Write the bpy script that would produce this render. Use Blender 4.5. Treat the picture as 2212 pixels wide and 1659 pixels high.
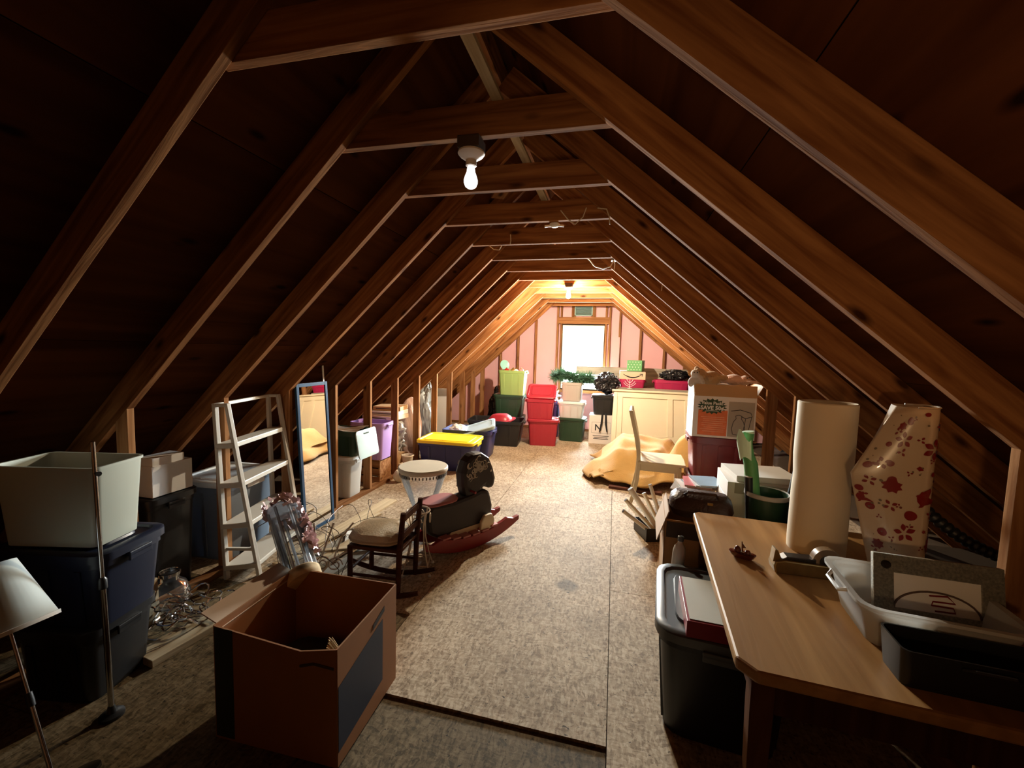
import bpy, bmesh, math, random
from mathutils import Vector, Matrix, noise as mnoise

scene = bpy.context.scene
for o in list(bpy.data.objects):
    bpy.data.objects.remove(o)
COL = scene.collection
R = math.radians

# ---------------------------------------------------------------- camera
FPX, YAW, PITCH, ROLL, CAM_H = 907.64, 0.2381, 0.0787, 0.0282, 1.669


def cam_to_world(v):
    x, y, z = v
    c, s = math.cos(PITCH), math.sin(PITCH)
    y, z = y * c + z * s, -y * s + z * c
    c, s = math.cos(YAW), math.sin(YAW)
    return Vector((x * c - y * s, x * s + y * c, z))


cr, sr = math.cos(ROLL), math.sin(ROLL)
c_right = cam_to_world((cr, 0, sr))
c_up = cam_to_world((-sr, 0, cr))
c_fwd = cam_to_world((0, 1, 0))
cam_d = bpy.data.cameras.new('camera')
cam_d.sensor_fit = 'HORIZONTAL'
cam_d.sensor_width = 36.0
cam_d.lens = FPX / 2212 * 36.0
cam_d.clip_start = 0.02
cam = bpy.data.objects.new('camera', cam_d)
COL.objects.link(cam)
mw = Matrix((c_right, c_up, -c_fwd)).transposed().to_4x4()
mw.translation = (0, 0, CAM_H)
cam.matrix_world = mw
scene.camera = cam

# ---------------------------------------------------------------- light and exposure
vs = scene.view_settings
vs.view_transform = 'Standard'
vs.look = 'None'
vs.gamma = 1.0
vs.use_curve_mapping = False
vs.exposure = 0.7
scene.cycles.max_bounces = 8
scene.cycles.diffuse_bounces = 4
scene.cycles.transparent_max_bounces = 16
scene.cycles.caustics_reflective = False
scene.cycles.caustics_refractive = False
scene.cycles.sample_clamp_indirect = 6.0
scene.cycles.use_denoising = True

SKY_STRENGTH = 285.0
FAR_BULB = 5200.0
NEAR_BULB = 1.1
STAIR_LAMP = 20.0

world = bpy.data.worlds.new('overcast_sky')
scene.world = world
world.use_nodes = True
bg = world.node_tree.nodes['Background']
bg.inputs[0].default_value = (0.93, 0.97, 1.0, 1)
bg.inputs[1].default_value = SKY_STRENGTH

pd = bpy.data.lights.new('window_daylight_portal', 'AREA')
pd.shape = 'RECTANGLE'
pd.size, pd.size_y = 0.86, 1.34
pd.cycles.is_portal = True
po = bpy.data.objects.new('window_daylight_portal', pd)
COL.objects.link(po)
po.location = (-0.675, 9.13, 1.575)
po.rotation_euler = (R(-90), 0, 0)

# a warm bulb at the head of the stairs, behind the camera
sd = bpy.data.lights.new('stairwell_lamp', 'SPOT')
sd.energy = STAIR_LAMP
sd.color = (1.0, 0.62, 0.30)
sd.shadow_soft_size = 0.05
sd.spot_size = R(80)
sd.spot_blend = 0.65
so = bpy.data.objects.new('stairwell_lamp', sd)
COL.objects.link(so)
so.location = (0.10, -0.40, 1.35)
so.rotation_euler = (Vector((0.62, 1.3, 1.97)) - so.location).to_track_quat('-Z', 'Y').to_euler()


# ---------------------------------------------------------------- materials
MATS = {}


def _base(name):
    m = bpy.data.materials.new(name)
    m.use_nodes = True
    nt = m.node_tree
    b = nt.nodes['Principled BSDF']
    return m, nt, b


def _mix(nt, fac, a, b):
    n = nt.nodes.new('ShaderNodeMix')
    n.data_type = 'RGBA'
    nt.links.new(fac, n.inputs[0])
    for i, v in ((6, a), (7, b)):
        if hasattr(v, 'links'):
            nt.links.new(v, n.inputs[i])
        else:
            n.inputs[i].default_value = (*v, 1)
    return n.outputs[2]


def mat(name, col, rough=0.6, metal=0.0, var=0.12, scale=6.0, bump=0.0, spec=0.5, trans=0.0, alpha=1.0, emit=None, es=0.0,
        coat=0.0, sheen=0.0):
    if name in MATS:
        return MATS[name]
    m, nt, b = _base(name)
    b.inputs['Roughness'].default_value = rough
    b.inputs['Metallic'].default_value = metal
    b.inputs['Specular IOR Level'].default_value = spec
    b.inputs['Alpha'].default_value = alpha
    b.inputs['Transmission Weight'].default_value = trans
    b.inputs['Coat Weight'].default_value = coat
    b.inputs['Sheen Weight'].default_value = sheen
    tc = nt.nodes.new('ShaderNodeTexCoord')
    nz = nt.nodes.new('ShaderNodeTexNoise')
    nz.inputs['Scale'].default_value = scale
    nz.inputs['Detail'].default_value = 4
    nt.links.new(tc.outputs['Object'], nz.inputs['Vector'])
    lo = tuple(max(0, c * (1 - var)) for c in col)
    hi = tuple(min(1, c * (1 + var)) for c in col)
    nt.links.new(_mix(nt, nz.outputs['Fac'], lo, hi), b.inputs['Base Color'])
    if bump:
        bp = nt.nodes.new('ShaderNodeBump')
        bp.inputs['Strength'].default_value = bump
        bp.inputs['Distance'].default_value = 0.02
        n2 = nt.nodes.new('ShaderNodeTexNoise')
        n2.inputs['Scale'].default_value = scale * 6
        n2.inputs['Detail'].default_value = 5
        nt.links.new(tc.outputs['Object'], n2.inputs['Vector'])
        nt.links.new(n2.outputs['Fac'], bp.inputs['Height'])
        nt.links.new(bp.outputs['Normal'], b.inputs['Normal'])
    if emit:
        b.inputs['Emission Color'].default_value = (*emit, 1)
        b.inputs['Emission Strength'].default_value = es
    MATS[name] = m
    return m


def wood(name, dark, light, rough=0.9, grain=9.0, knots=True, obj_var=0.25, spec=0.04, axis=0):
    if name in MATS:
        return MATS[name]
    m, nt, b = _base(name)
    b.inputs['Roughness'].default_value = rough
    b.inputs['Specular IOR Level'].default_value = spec
    tc = nt.nodes.new('ShaderNodeTexCoord')
    oi = nt.nodes.new('ShaderNodeObjectInfo')
    add = nt.nodes.new('ShaderNodeVectorMath')
    add.operation = 'MULTIPLY_ADD'
    nt.links.new(oi.outputs['Random'], add.inputs[0])
    add.inputs[1].default_value = (13, 7, 5)
    nt.links.new(tc.outputs['Object'], add.inputs[2])
    mp = nt.nodes.new('ShaderNodeMapping')
    sc = [grain, grain, grain]
    sc[axis] = grain * 0.07
    mp.inputs['Scale'].default_value = sc
    nt.links.new(add.outputs[0], mp.inputs['Vector'])
    nz = nt.nodes.new('ShaderNodeTexNoise')
    nz.inputs['Scale'].default_value = 3.0
    nz.inputs['Detail'].default_value = 6
    nz.inputs['Distortion'].default_value = 0.6
    nt.links.new(mp.outputs['Vector'], nz.inputs['Vector'])
    rp = nt.nodes.new('ShaderNodeValToRGB')
    rp.color_ramp.elements[0].position = 0.32
    rp.color_ramp.elements[0].color = (*dark, 1)
    rp.color_ramp.elements[1].position = 0.68
    rp.color_ramp.elements[1].color = (*light, 1)
    nt.links.new(nz.outputs['Fac'], rp.inputs['Fac'])
    out = rp.outputs['Color']
    if knots:
        mk = nt.nodes.new('ShaderNodeMapping')
        ks = [7, 7, 7]
        ks[axis] = 2.6
        mk.inputs['Scale'].default_value = ks
        nt.links.new(add.outputs[0], mk.inputs['Vector'])
        vo = nt.nodes.new('ShaderNodeTexVoronoi')
        vo.inputs['Scale'].default_value = 1.0
        nt.links.new(mk.outputs['Vector'], vo.inputs['Vector'])
        kr = nt.nodes.new('ShaderNodeValToRGB')
        kr.color_ramp.elements[0].position = 0.06
        kr.color_ramp.elements[0].color = (1, 1, 1, 1)
        kr.color_ramp.elements[1].position = 0.17
        kr.color_ramp.elements[1].color = (0, 0, 0, 1)
        nt.links.new(vo.outputs['Distance'], kr.inputs['Fac'])
        out = _mix(nt, kr.outputs['Color'], out, tuple(c * 0.3 for c in dark))
    hs = nt.nodes.new('ShaderNodeHueSaturation')
    mr = nt.nodes.new('ShaderNodeMapRange')
    mr.inputs['To Min'].default_value = 1 - obj_var
    mr.inputs['To Max'].default_value = 1 + obj_var
    nt.links.new(oi.outputs['Random'], mr.inputs['Value'])
    nt.links.new(mr.outputs['Result'], hs.inputs['Value'])
    nt.links.new(out, hs.inputs['Color'])
    nt.links.new(hs.outputs['Color'], b.inputs['Base Color'])
    bp = nt.nodes.new('ShaderNodeBump')
    bp.inputs['Strength'].default_value = 0.25
    bp.inputs['Distance'].default_value = 0.01
    nt.links.new(nz.outputs['Fac'], bp.inputs['Height'])
    nt.links.new(bp.outputs['Normal'], b.inputs['Normal'])
    MATS[name] = m
    return m


def osb(name, tones, rough=0.7, stain=None, size=72.0):
    """pressed flake board: short strands of several tones lying in all directions, scuffed"""
    m, nt, b = _base(name)
    b.inputs['Roughness'].default_value = rough
    b.inputs['Specular IOR Level'].default_value = 0.16
    tc = nt.nodes.new('ShaderNodeTexCoord')
    nz = nt.nodes.new('ShaderNodeTexNoise')
    nz.inputs['Scale'].default_value = 9
    nz.inputs['Detail'].default_value = 3
    nt.links.new(tc.outputs['Object'], nz.inputs['Vector'])
    wob = nt.nodes.new('ShaderNodeVectorMath')
    wob.operation = 'MULTIPLY_ADD'
    nt.links.new(nz.outputs['Color'], wob.inputs[0])
    wob.inputs[1].default_value = (0.05, 0.05, 0.05)
    nt.links.new(tc.outputs['Object'], wob.inputs[2])
    cols = []
    for k, (sx, sy, rot) in enumerate(((1, .28, .5), (.3, 1, .9), (.9, .35, -1.1))):
        mp = nt.nodes.new('ShaderNodeMapping')
        mp.inputs['Rotation'].default_value = (0, 0, rot)
        mp.inputs['Scale'].default_value = (sx * size * 1.4, sy * size * 1.4, size)
        nt.links.new(wob.outputs[0], mp.inputs['Vector'])
        vo = nt.nodes.new('ShaderNodeTexVoronoi')
        vo.inputs['Scale'].default_value = 1.0
        nt.links.new(mp.outputs['Vector'], vo.inputs['Vector'])
        sp = nt.nodes.new('ShaderNodeSeparateColor')
        nt.links.new(vo.outputs['Color'], sp.inputs[0])
        cols.append(sp)
    av = nt.nodes.new('ShaderNodeMath')
    av.operation = 'ADD'
    nt.links.new(cols[0].outputs[0], av.inputs[0])
    nt.links.new(cols[1].outputs[1], av.inputs[1])
    av2 = nt.nodes.new('ShaderNodeMath')
    av2.operation = 'ADD'
    nt.links.new(av.outputs[0], av2.inputs[0])
    nt.links.new(cols[2].outputs[2], av2.inputs[1])
    dv = nt.nodes.new('ShaderNodeMath')
    dv.operation = 'MULTIPLY'
    dv.inputs[1].default_value = 0.333
    nt.links.new(av2.outputs[0], dv.inputs[0])
    rp = nt.nodes.new('ShaderNodeValToRGB')
    e = rp.color_ramp.elements
    e[0].position = 0.2
    e[0].color = (*tones[0], 1)
    e[1].position = 0.78
    e[1].color = (*tones[-1], 1)
    for i, t in enumerate(tones[1:-1]):
        x = e.new(0.2 + 0.58 * (i + 1) / (len(tones) - 1))
        x.color = (*t, 1)
    nt.links.new(dv.outputs[0], rp.inputs['Fac'])
    out = rp.outputs['Color']
    n2 = nt.nodes.new('ShaderNodeTexNoise')
    n2.inputs['Scale'].default_value = 1.7
    n2.inputs['Detail'].default_value = 8
    nt.links.new(tc.outputs['Object'], n2.inputs['Vector'])
    r2 = nt.nodes.new('ShaderNodeValToRGB')
    r2.color_ramp.elements[0].position = 0.35
    r2.color_ramp.elements[0].color = (0.74, 0.72, 0.70, 1)
    r2.color_ramp.elements[1].position = 0.62
    r2.color_ramp.elements[1].color = (1, 1, 1, 1)
    nt.links.new(n2.outputs['Fac'], r2.inputs['Fac'])
    mm = nt.nodes.new('ShaderNodeMix')
    mm.data_type = 'RGBA'
    mm.blend_type = 'MULTIPLY'
    mm.inputs[0].default_value = 1.0
    nt.links.new(out, mm.inputs[6])
    nt.links.new(r2.outputs['Color'], mm.inputs[7])
    out = mm.outputs[2]
    # dark flecks
    n3 = nt.nodes.new('ShaderNodeTexNoise')
    n3.inputs['Scale'].default_value = 55
    n3.inputs['Detail'].default_value = 4
    nt.links.new(wob.outputs[0], n3.inputs['Vector'])
    r3 = nt.nodes.new('ShaderNodeValToRGB')
    r3.color_ramp.elements[0].position = 0.64
    r3.color_ramp.elements[0].color = (0, 0, 0, 1)
    r3.color_ramp.elements[1].position = 0.72
    r3.color_ramp.elements[1].color = (1, 1, 1, 1)
    nt.links.new(n3.outputs['Fac'], r3.inputs['Fac'])
    out = _mix(nt, r3.outputs['Color'], out, tuple(c * 0.25 for c in tones[0]))
    if stain:
        sx, sy, sr_ = stain
        vd = nt.nodes.new('ShaderNodeVectorMath')
        vd.operation = 'DISTANCE'
        nt.links.new(wob.outputs[0], vd.inputs[0])
        vd.inputs[1].default_value = (sx, sy, 0)
        r4 = nt.nodes.new('ShaderNodeMapRange')
        r4.inputs['From Min'].default_value = sr_ * 0.75
        r4.inputs['From Max'].default_value = sr_ * 1.15
        r4.inputs['To Min'].default_value = 0.62
        r4.inputs['To Max'].default_value = 0
        nt.links.new(vd.outputs['Value'], r4.inputs['Value'])
        out = _mix(nt, r4.outputs['Result'], out, (0.05, 0.035, 0.025))
    nt.links.new(out, b.inputs['Base Color'])
    bp = nt.nodes.new('ShaderNodeBump')
    bp.inputs['Strength'].default_value = 0.45
    bp.inputs['Distance'].default_value = 0.006
    nt.links.new(dv.outputs[0], bp.inputs['Height'])
    nt.links.new(bp.outputs['Normal'], b.inputs['Normal'])
    MATS[name] = m
    return m


def pane(name, tint, gloss=0.06, rough=0.02, haze=0.0):
    """thin clear sheet: mostly see-through, a little mirror, optional milky haze"""
    if name in MATS:
        return MATS[name]
    m, nt, b = _base(name)
    nt.nodes.remove(b)
    out = nt.nodes['Material Output']
    tr = nt.nodes.new('ShaderNodeBsdfTransparent')
    tr.inputs[0].default_value = (*tint, 1)
    gl = nt.nodes.new('ShaderNodeBsdfGlossy')
    gl.inputs['Roughness'].default_value = rough
    mx = nt.nodes.new('ShaderNodeMixShader')
    fr = nt.nodes.new('ShaderNodeFresnel')
    fr.inputs[0].default_value = 1.45
    nt.links.new(fr.outputs[0], mx.inputs[0])
    nt.links.new(tr.outputs[0], mx.inputs[1])
    nt.links.new(gl.outputs[0], mx.inputs[2])
    last = mx.outputs[0]
    if haze:
        df = nt.nodes.new('ShaderNodeBsdfDiffuse')
        df.inputs[0].default_value = (*tint, 1)
        tl = nt.nodes.new('ShaderNodeBsdfTranslucent')
        tl.inputs[0].default_value = (*tint, 1)
        m1 = nt.nodes.new('ShaderNodeMixShader')
        m1.inputs[0].default_value = 0.45
        nt.links.new(df.outputs[0], m1.inputs[1])
        nt.links.new(tl.outputs[0], m1.inputs[2])
        m2 = nt.nodes.new('ShaderNodeMixShader')
        m2.inputs[0].default_value = haze
        nt.links.new(last, m2.inputs[1])
        nt.links.new(m1.outputs[0], m2.inputs[2])
        last = m2.outputs[0]
    nt.links.new(last, out.inputs[0])
    MATS[name] = m
    return m


# ---------------------------------------------------------------- mesh helpers
class MB:
    """collects shapes; obj() links them as one mesh object"""

    def __init__(self):
        self.v, self.f = [], []

    def add(self, verts, faces, mtx=None):
        o = len(self.v)
        if mtx is not None:
            verts = [mtx @ Vector(p) for p in verts]
        self.v += [tuple(p) for p in verts]
        self.f += [tuple(i + o for i in f) for f in faces]
        return self

    def box(self, c, s, rot=None, mtx=None):
        hx, hy, hz = s[0] / 2, s[1] / 2, s[2] / 2
        vs_ = [Vector((x * hx, y * hy, z * hz)) for z in (-1, 1) for y in (-1, 1) for x in (-1, 1)]
        if rot:
            from mathutils import Euler
            e = Euler(rot).to_matrix()
            vs_ = [e @ p for p in vs_]
        vs_ = [p + Vector(c) for p in vs_]
        return self.add(vs_, [(0, 2, 3, 1), (4, 5, 7, 6), (0, 1, 5, 4), (2, 6, 7, 3), (0, 4, 6, 2), (1, 3, 7, 5)], mtx)

    def loft(self, rings, cap0=True, cap1=True, closed=True, mtx=None):
        n = len(rings[0])
        vs_, fs = [], []
        for r in rings:
            vs_ += list(r)
        for i in range(len(rings) - 1):
            for k in range(n if closed else n - 1):
                a, b_ = i * n + k, i * n + (k + 1) % n
                fs.append((a, b_, b_ + n, a + n))
        if cap0:
            fs.append(tuple(reversed(range(n))))
        if cap1:
            fs.append(tuple(range((len(rings) - 1) * n, len(rings) * n)))
        return self.add(vs_, fs, mtx)

    def lathe(self, prof, n=20, c=(0, 0, 0), mtx=None, cap0=True, cap1=True):
        rings = [[(c[0] + r * math.cos(2 * math.pi * k / n), c[1] + r * math.sin(2 * math.pi * k / n), c[2] + z)
                  for k in range(n)] for r, z in prof]
        return self.loft(rings, cap0, cap1, True, mtx)

    def tube(self, pts, r, n=6, mtx=None, closed=False):
        pts = [Vector(p) for p in pts]
        rings, prev = [], None
        m_ = len(pts)
        for i, p in enumerate(pts):
            t = (pts[min(i + 1, m_ - 1)] - pts[max(i - 1, 0)])
            if t.length < 1e-9:
                t = Vector((0, 0, 1))
            t.normalize()
            if prev is None:
                a = Vector((0, 0, 1)) if abs(t.z) < 0.9 else Vector((1, 0, 0))
                u = t.cross(a).normalized()
            else:
                u = (prev - t * prev.dot(t))
                u = u.normalized() if u.length > 1e-6 else t.orthogonal().normalized()
            prev = u
            w = t.cross(u)
            rr = r[i] if isinstance(r, (list, tuple)) else r
            rings.append([p + (u * math.cos(2 * math.pi * k / n) + w * math.sin(2 * math.pi * k / n)) * rr for k in range(n)])
        return self.loft(rings, True, True, True, mtx)

    def prism(self, poly, d, axis='y', mtx=None, off=0.0):
        """poly: (a,b) pairs; extruded by d along the axis, centred"""
        def pt(a, b_, t):
            return {'y': (a, t, b_), 'x': (t, a, b_), 'z': (a, b_, t)}[axis]
        r0 = [pt(a, b_, off - d / 2) for a, b_ in poly]
        r1 = [pt(a, b_, off + d / 2) for a, b_ in poly]
        return self.loft([r0, r1], True, True, True, mtx)

    def grid(self, fn, nu, nv, mtx=None):
        vs_ = [fn(i / nu, j / nv) for j in range(nv + 1) for i in range(nu + 1)]
        fs = [(j * (nu + 1) + i, j * (nu + 1) + i + 1, (j + 1) * (nu + 1) + i + 1, (j + 1) * (nu + 1) + i)
              for j in range(nv) for i in range(nu)]
        return self.add(vs_, fs, mtx)

    def mesh(self, name, m, smooth=False, bevel=0.0, fix=True):
        me = bpy.data.meshes.new(name)
        me.from_pydata(self.v, [], self.f)
        bm = bmesh.new()
        bm.from_mesh(me)
        if fix:
            bmesh.ops.recalc_face_normals(bm, faces=bm.faces)
        if bevel:
            ed = [e for e in bm.edges if len(e.link_faces) == 2 and e.calc_face_angle(0) > 0.6]
            bmesh.ops.bevel(bm, geom=ed, offset=bevel, segments=2, affect='EDGES', profile=0.5)
        if smooth:
            for f in bm.faces:
                f.smooth = True
            for e in bm.edges:
                if len(e.link_faces) == 2 and e.calc_face_angle(0) > R(42):
                    e.smooth = False
        bm.to_mesh(me)
        bm.free()
        me.materials.append(m)
        return me

    def obj(self, name, m, parent=None, smooth=False, bevel=0.0, loc=None, rot=None, fix=True):
        o = bpy.data.objects.new(name, self.mesh(name, m, smooth, bevel, fix))
        COL.objects.link(o)
        o.parent = parent
        if loc:
            o.location = loc
        if rot:
            o.rotation_euler = rot
        return o


def tag(o, label=None, cat=None, group=None, kind=None):
    if label:
        o['label'] = label
    if cat:
        o['category'] = cat
    if group:
        o['group'] = group
    if kind:
        o['kind'] = kind
    return o


def thing(name, label, cat, loc=(0, 0, 0), rz=0.0, group=None, rot=None):
    o = bpy.data.objects.new(name, None)
    o.empty_display_size = 0.1
    COL.objects.link(o)
    o.location = loc
    o.rotation_euler = rot if rot else (0, 0, rz)
    return tag(o, label, cat, group)


def structure(name, label=None):
    o = bpy.data.objects.new(name, None)
    COL.objects.link(o)
    return tag(o, label, None, None, 'structure')


BEAMS = {}


def beam(name, p0, p1, w, h, m, parent, up=(0, 0, 1), bevel=0.0):
    """a straight timber from p0 to p1; w across, h along 'up'; local X runs along the timber"""
    p0, p1 = Vector(p0), Vector(p1)
    d = p1 - p0
    L = round(d.length, 4)
    key = (name, L, w, h, m.name, bevel)
    if key not in BEAMS:
        BEAMS[key] = MB().box((0, 0, 0), (L, w, h)).mesh(name, m, bevel=bevel)
    x = d.normalized()
    y = Vector(up).cross(x).normalized()
    z = x.cross(y)
    o = bpy.data.objects.new(name, BEAMS[key])
    COL.objects.link(o)
    o.parent = parent
    mt = Matrix((x, y, z)).transposed().to_4x4()
    mt.translation = (p0 + p1) / 2
    o.matrix_local = mt
    return o


def rrect(w, d, r, z, n=4):
    r = min(r, w / 2 - 1e-4, d / 2 - 1e-4)
    out = []
    for cx, cy, a0 in ((w / 2 - r, d / 2 - r, 0), (-w / 2 + r, d / 2 - r, 90), (-w / 2 + r, -d / 2 + r, 180), (w / 2 - r, -d / 2 + r, 270)):
        for k in range(n):
            a = R(a0 + 90 * k / (n - 1))
            out.append((cx + r * math.cos(a), cy + r * math.sin(a), z))
    return out


def lump(center, rad, seed=0, amp=0.25, freq=2.0, sub=3, crease=0.0):
    """icosphere pushed about by noise, as (verts, faces)"""
    bm = bmesh.new()
    bmesh.ops.create_icosphere(bm, subdivisions=sub, radius=1.0)
    off = Vector((seed * 7.3, seed * 3.1, seed * 1.7))
    vs_ = []
    for v in bm.verts:
        n = v.co.normalized()
        k = 1 + amp * mnoise.noise(n * freq + off)
        if crease:
            k += crease * (abs(mnoise.noise(n * freq * 2.7 + off)) - 0.25)
        p = Vector((n.x * rad[0], n.y * rad[1], n.z * rad[2])) * k
        vs_.append(p + Vector(center))
    fs = [tuple(v.index for v in f.verts) for f in bm.faces]
    bm.free()
    return vs_, fs


def lettering(text, size, m, parent, mtx, name='lettering', bold=0.0, align='CENTER'):
    cu = bpy.data.curves.new(name, 'FONT')
    cu.body = text
    cu.size = size
    cu.align_x = align
    cu.align_y = 'CENTER'
    cu.extrude = 0.0006
    cu.offset = bold
    cu.resolution_u = 2
    t = bpy.data.objects.new('tmp_text', cu)
    COL.objects.link(t)
    bpy.context.view_layer.update()
    me = bpy.data.meshes.new_from_object(t.evaluated_get(bpy.context.evaluated_depsgraph_get()))
    bpy.data.objects.remove(t)
    me.materials.clear()
    me.materials.append(m)
    o = bpy.data.objects.new(name, me)
    COL.objects.link(o)
    o.parent = parent
    o.matrix_local = mtx
    return o


# front of a box seen from the camera: text plane facing -Y
def facing_front(x, y, z):
    return Matrix.Translation((x, y, z)) @ Matrix.Rotation(R(90), 4, 'X')

# ================================================================ THE ATTIC
Y0, SP = 1.182, 0.61                        # first frame in view, frame spacing (24 in)
BACK, FRONT = 9.0, -1.75                    # gable walls
CZ = 2.597                                  # underside of the collar ties
LX, LZ, LS = -2.668, 1.28, 0.947            # left knee: x, height, roof slope
RX, RZ, RS = 1.35, 1.383, 0.85
def left_x(z): return LX + (z - LZ) / LS
def right_x(z): return RX - (z - RZ) / RS
RIDGE_X = ((LZ - LS * LX) - (RZ + RS * RX)) / -(LS + RS)
RIDGE_Z = RZ - RS * (RIDGE_X - RX)
FRAMES = [Y0 + SP * i for i in range(-4, 13)]

w_raft = wood('rafter_pine', (0.15, 0.052, 0.016), (0.37, 0.165, 0.062), knots=True)
w_stud = wood('stud_pine', (0.17, 0.066, 0.023), (0.36, 0.18, 0.08), knots=True)
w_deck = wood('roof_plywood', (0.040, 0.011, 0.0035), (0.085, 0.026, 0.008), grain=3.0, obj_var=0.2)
w_old = wood('weathered_grey_wood', (0.22, 0.19, 0.15), (0.42, 0.37, 0.30), knots=True)
w_plank = wood('pale_plank', (0.42, 0.32, 0.20), (0.66, 0.54, 0.37), knots=True)
m_roofing = mat('dark_roofing', (0.03, 0.02, 0.016), rough=0.95)
m_osb = osb('flake_board', [(0.24, 0.165, 0.10), (0.39, 0.29, 0.19), (0.49, 0.375, 0.255), (0.60, 0.48, 0.345)], stain=(-0.23, 2.94, 0.085))
m_osb2 = osb('flake_board_dull_and_shaded', [(0.07, 0.048, 0.022), (0.125, 0.088, 0.044), (0.17, 0.12, 0.065), (0.22, 0.16, 0.09)])
m_pink = mat('pink_insulation_foam', (0.74, 0.42, 0.45), rough=0.8, var=0.06, scale=3)
m_sub = mat('subfloor_dark', (0.09, 0.06, 0.04), rough=0.9)
m_white_alu = mat('white_window_vinyl', (0.72, 0.74, 0.72), rough=0.4, var=0.03)
m_glass = pane('window_glass', (0.97, 1.0, 0.99))
m_vent = mat('vent_metal', (0.16, 0.24, 0.22), rough=0.5, metal=0.3)

# ---- roof ("ceiling"): rafters, collar ties, sheathing
ceiling = structure('ceiling')
RD = 0.14
ln = Vector((-LS, 0, 1)).normalized()       # outward normals of the two slopes
rn = Vector((RS, 0, 1)).normalized()
for i, y in enumerate(FRAMES):
    a, b_ = Vector((left_x(-0.02), y, -0.02)), Vector((RIDGE_X, y, RIDGE_Z))
    beam('rafter', a + ln * RD / 2, b_ + ln * RD / 2, 0.04, RD, w_raft, ceiling, up=ln, bevel=0.002)
    a, b_ = Vector((right_x(-0.02), y, -0.02)), Vector((RIDGE_X, y, RIDGE_Z))
    beam('rafter', a + rn * RD / 2, b_ + rn * RD / 2, 0.04, RD, w_raft, ceiling, up=rn, bevel=0.002)
    x0, x1 = left_x(CZ) - 0.06, right_x(CZ) + 0.06
    beam('collar_tie', (x0, y + 0.041, CZ + 0.07), (x1, y + 0.041, CZ + 0.07), 0.04, 0.14, w_raft, ceiling, bevel=0.002)
beam('ridge_board', (RIDGE_X, FRONT, RIDGE_Z + 0.12), (RIDGE_X, BACK, RIDGE_Z + 0.12), 0.03, 0.16, w_raft, ceiling)
# sheathing in 1.22 m courses, joints staggered
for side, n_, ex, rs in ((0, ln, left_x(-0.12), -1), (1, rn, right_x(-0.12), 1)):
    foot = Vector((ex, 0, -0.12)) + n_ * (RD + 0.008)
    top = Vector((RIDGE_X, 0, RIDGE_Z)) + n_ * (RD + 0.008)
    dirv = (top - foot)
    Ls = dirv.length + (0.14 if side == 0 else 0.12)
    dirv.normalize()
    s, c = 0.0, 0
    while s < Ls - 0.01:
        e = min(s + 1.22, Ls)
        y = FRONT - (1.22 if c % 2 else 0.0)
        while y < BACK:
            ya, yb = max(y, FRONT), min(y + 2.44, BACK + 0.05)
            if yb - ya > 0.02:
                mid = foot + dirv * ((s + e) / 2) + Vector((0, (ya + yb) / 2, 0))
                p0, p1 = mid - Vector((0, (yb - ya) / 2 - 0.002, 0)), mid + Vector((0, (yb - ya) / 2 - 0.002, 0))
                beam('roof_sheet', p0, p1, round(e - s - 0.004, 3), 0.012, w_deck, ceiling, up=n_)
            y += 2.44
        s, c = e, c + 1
    # roofing outside the sheets
    mid = foot + dirv * (Ls / 2) + n_ * 0.03 + Vector((0, (FRONT + BACK) / 2, 0))
    half = Vector((0, (BACK - FRONT) / 2 + 0.2, 0))
    beam('roofing', mid - half, mid + half, Ls + 0.35, 0.03, m_roofing, ceiling, up=n_)
# runner boards lying on the collar ties
beam('runner_board', (-0.545, 0.6, CZ + 0.15), (-0.535, 4.3, CZ + 0.15), 0.045, 0.018, w_plank, ceiling)
beam('runner_board', (-0.86, 2.95, CZ + 0.152), (-0.60, 2.48, CZ + 0.152), 0.09, 0.018, w_stud, ceiling)

# ---- floor
floor = structure('floor')
MB().box(((left_x(-.1) + right_x(-.1)) / 2, (FRONT + BACK) / 2, -0.055), (right_x(-.1) - left_x(-.1) + 0.5, BACK - FRONT + 0.5, 0.06)).obj('subfloor', m_sub, floor)
cols_x = [-3.62, -2.40, -1.18, 0.04, 1.26, 2.48]
for ci in range(len(cols_x) - 1):
    xa, xb = cols_x[ci], cols_x[ci + 1]
    ys = [-1.75, 1.72, 4.16, 6.60, 9.0] if ci in (2,) else [-1.75, 0.50, 2.94, 5.38, 7.82, 9.0]
    if ci == 1:
        ys = [-1.75, -0.14, 2.30, 4.74, 7.18, 9.0]
    if ci == 0:
        ys = [-1.75, 1.2, 2.3, 4.74, 6.9, 9.0]
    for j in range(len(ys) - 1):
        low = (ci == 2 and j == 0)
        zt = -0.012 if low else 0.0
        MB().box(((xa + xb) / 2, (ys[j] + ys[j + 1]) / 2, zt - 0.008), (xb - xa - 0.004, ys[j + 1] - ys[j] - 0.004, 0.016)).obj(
            'floor_sheet', m_osb2 if (low or (ci < 2 and ys[j + 1] < 2.4)) else m_osb, floor)  # low sheet really is duller; near-left sheets reuse it as painted-in shade

# ---- knee walls: open studs, plates
def stud(parent, x0, x1, y, ztop, slope, m=w_stud, zb=0.038):
    poly = [(x0, zb), (x1, zb), (x1, ztop if slope > 0 else ztop + slope * (x1 - x0)), (x0, ztop - slope * (x1 - x0) if slope > 0 else ztop)]
    return MB().prism(poly, 0.038, 'y').obj('stud', m, parent, loc=(0, y, 0), bevel=0.002)

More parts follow.
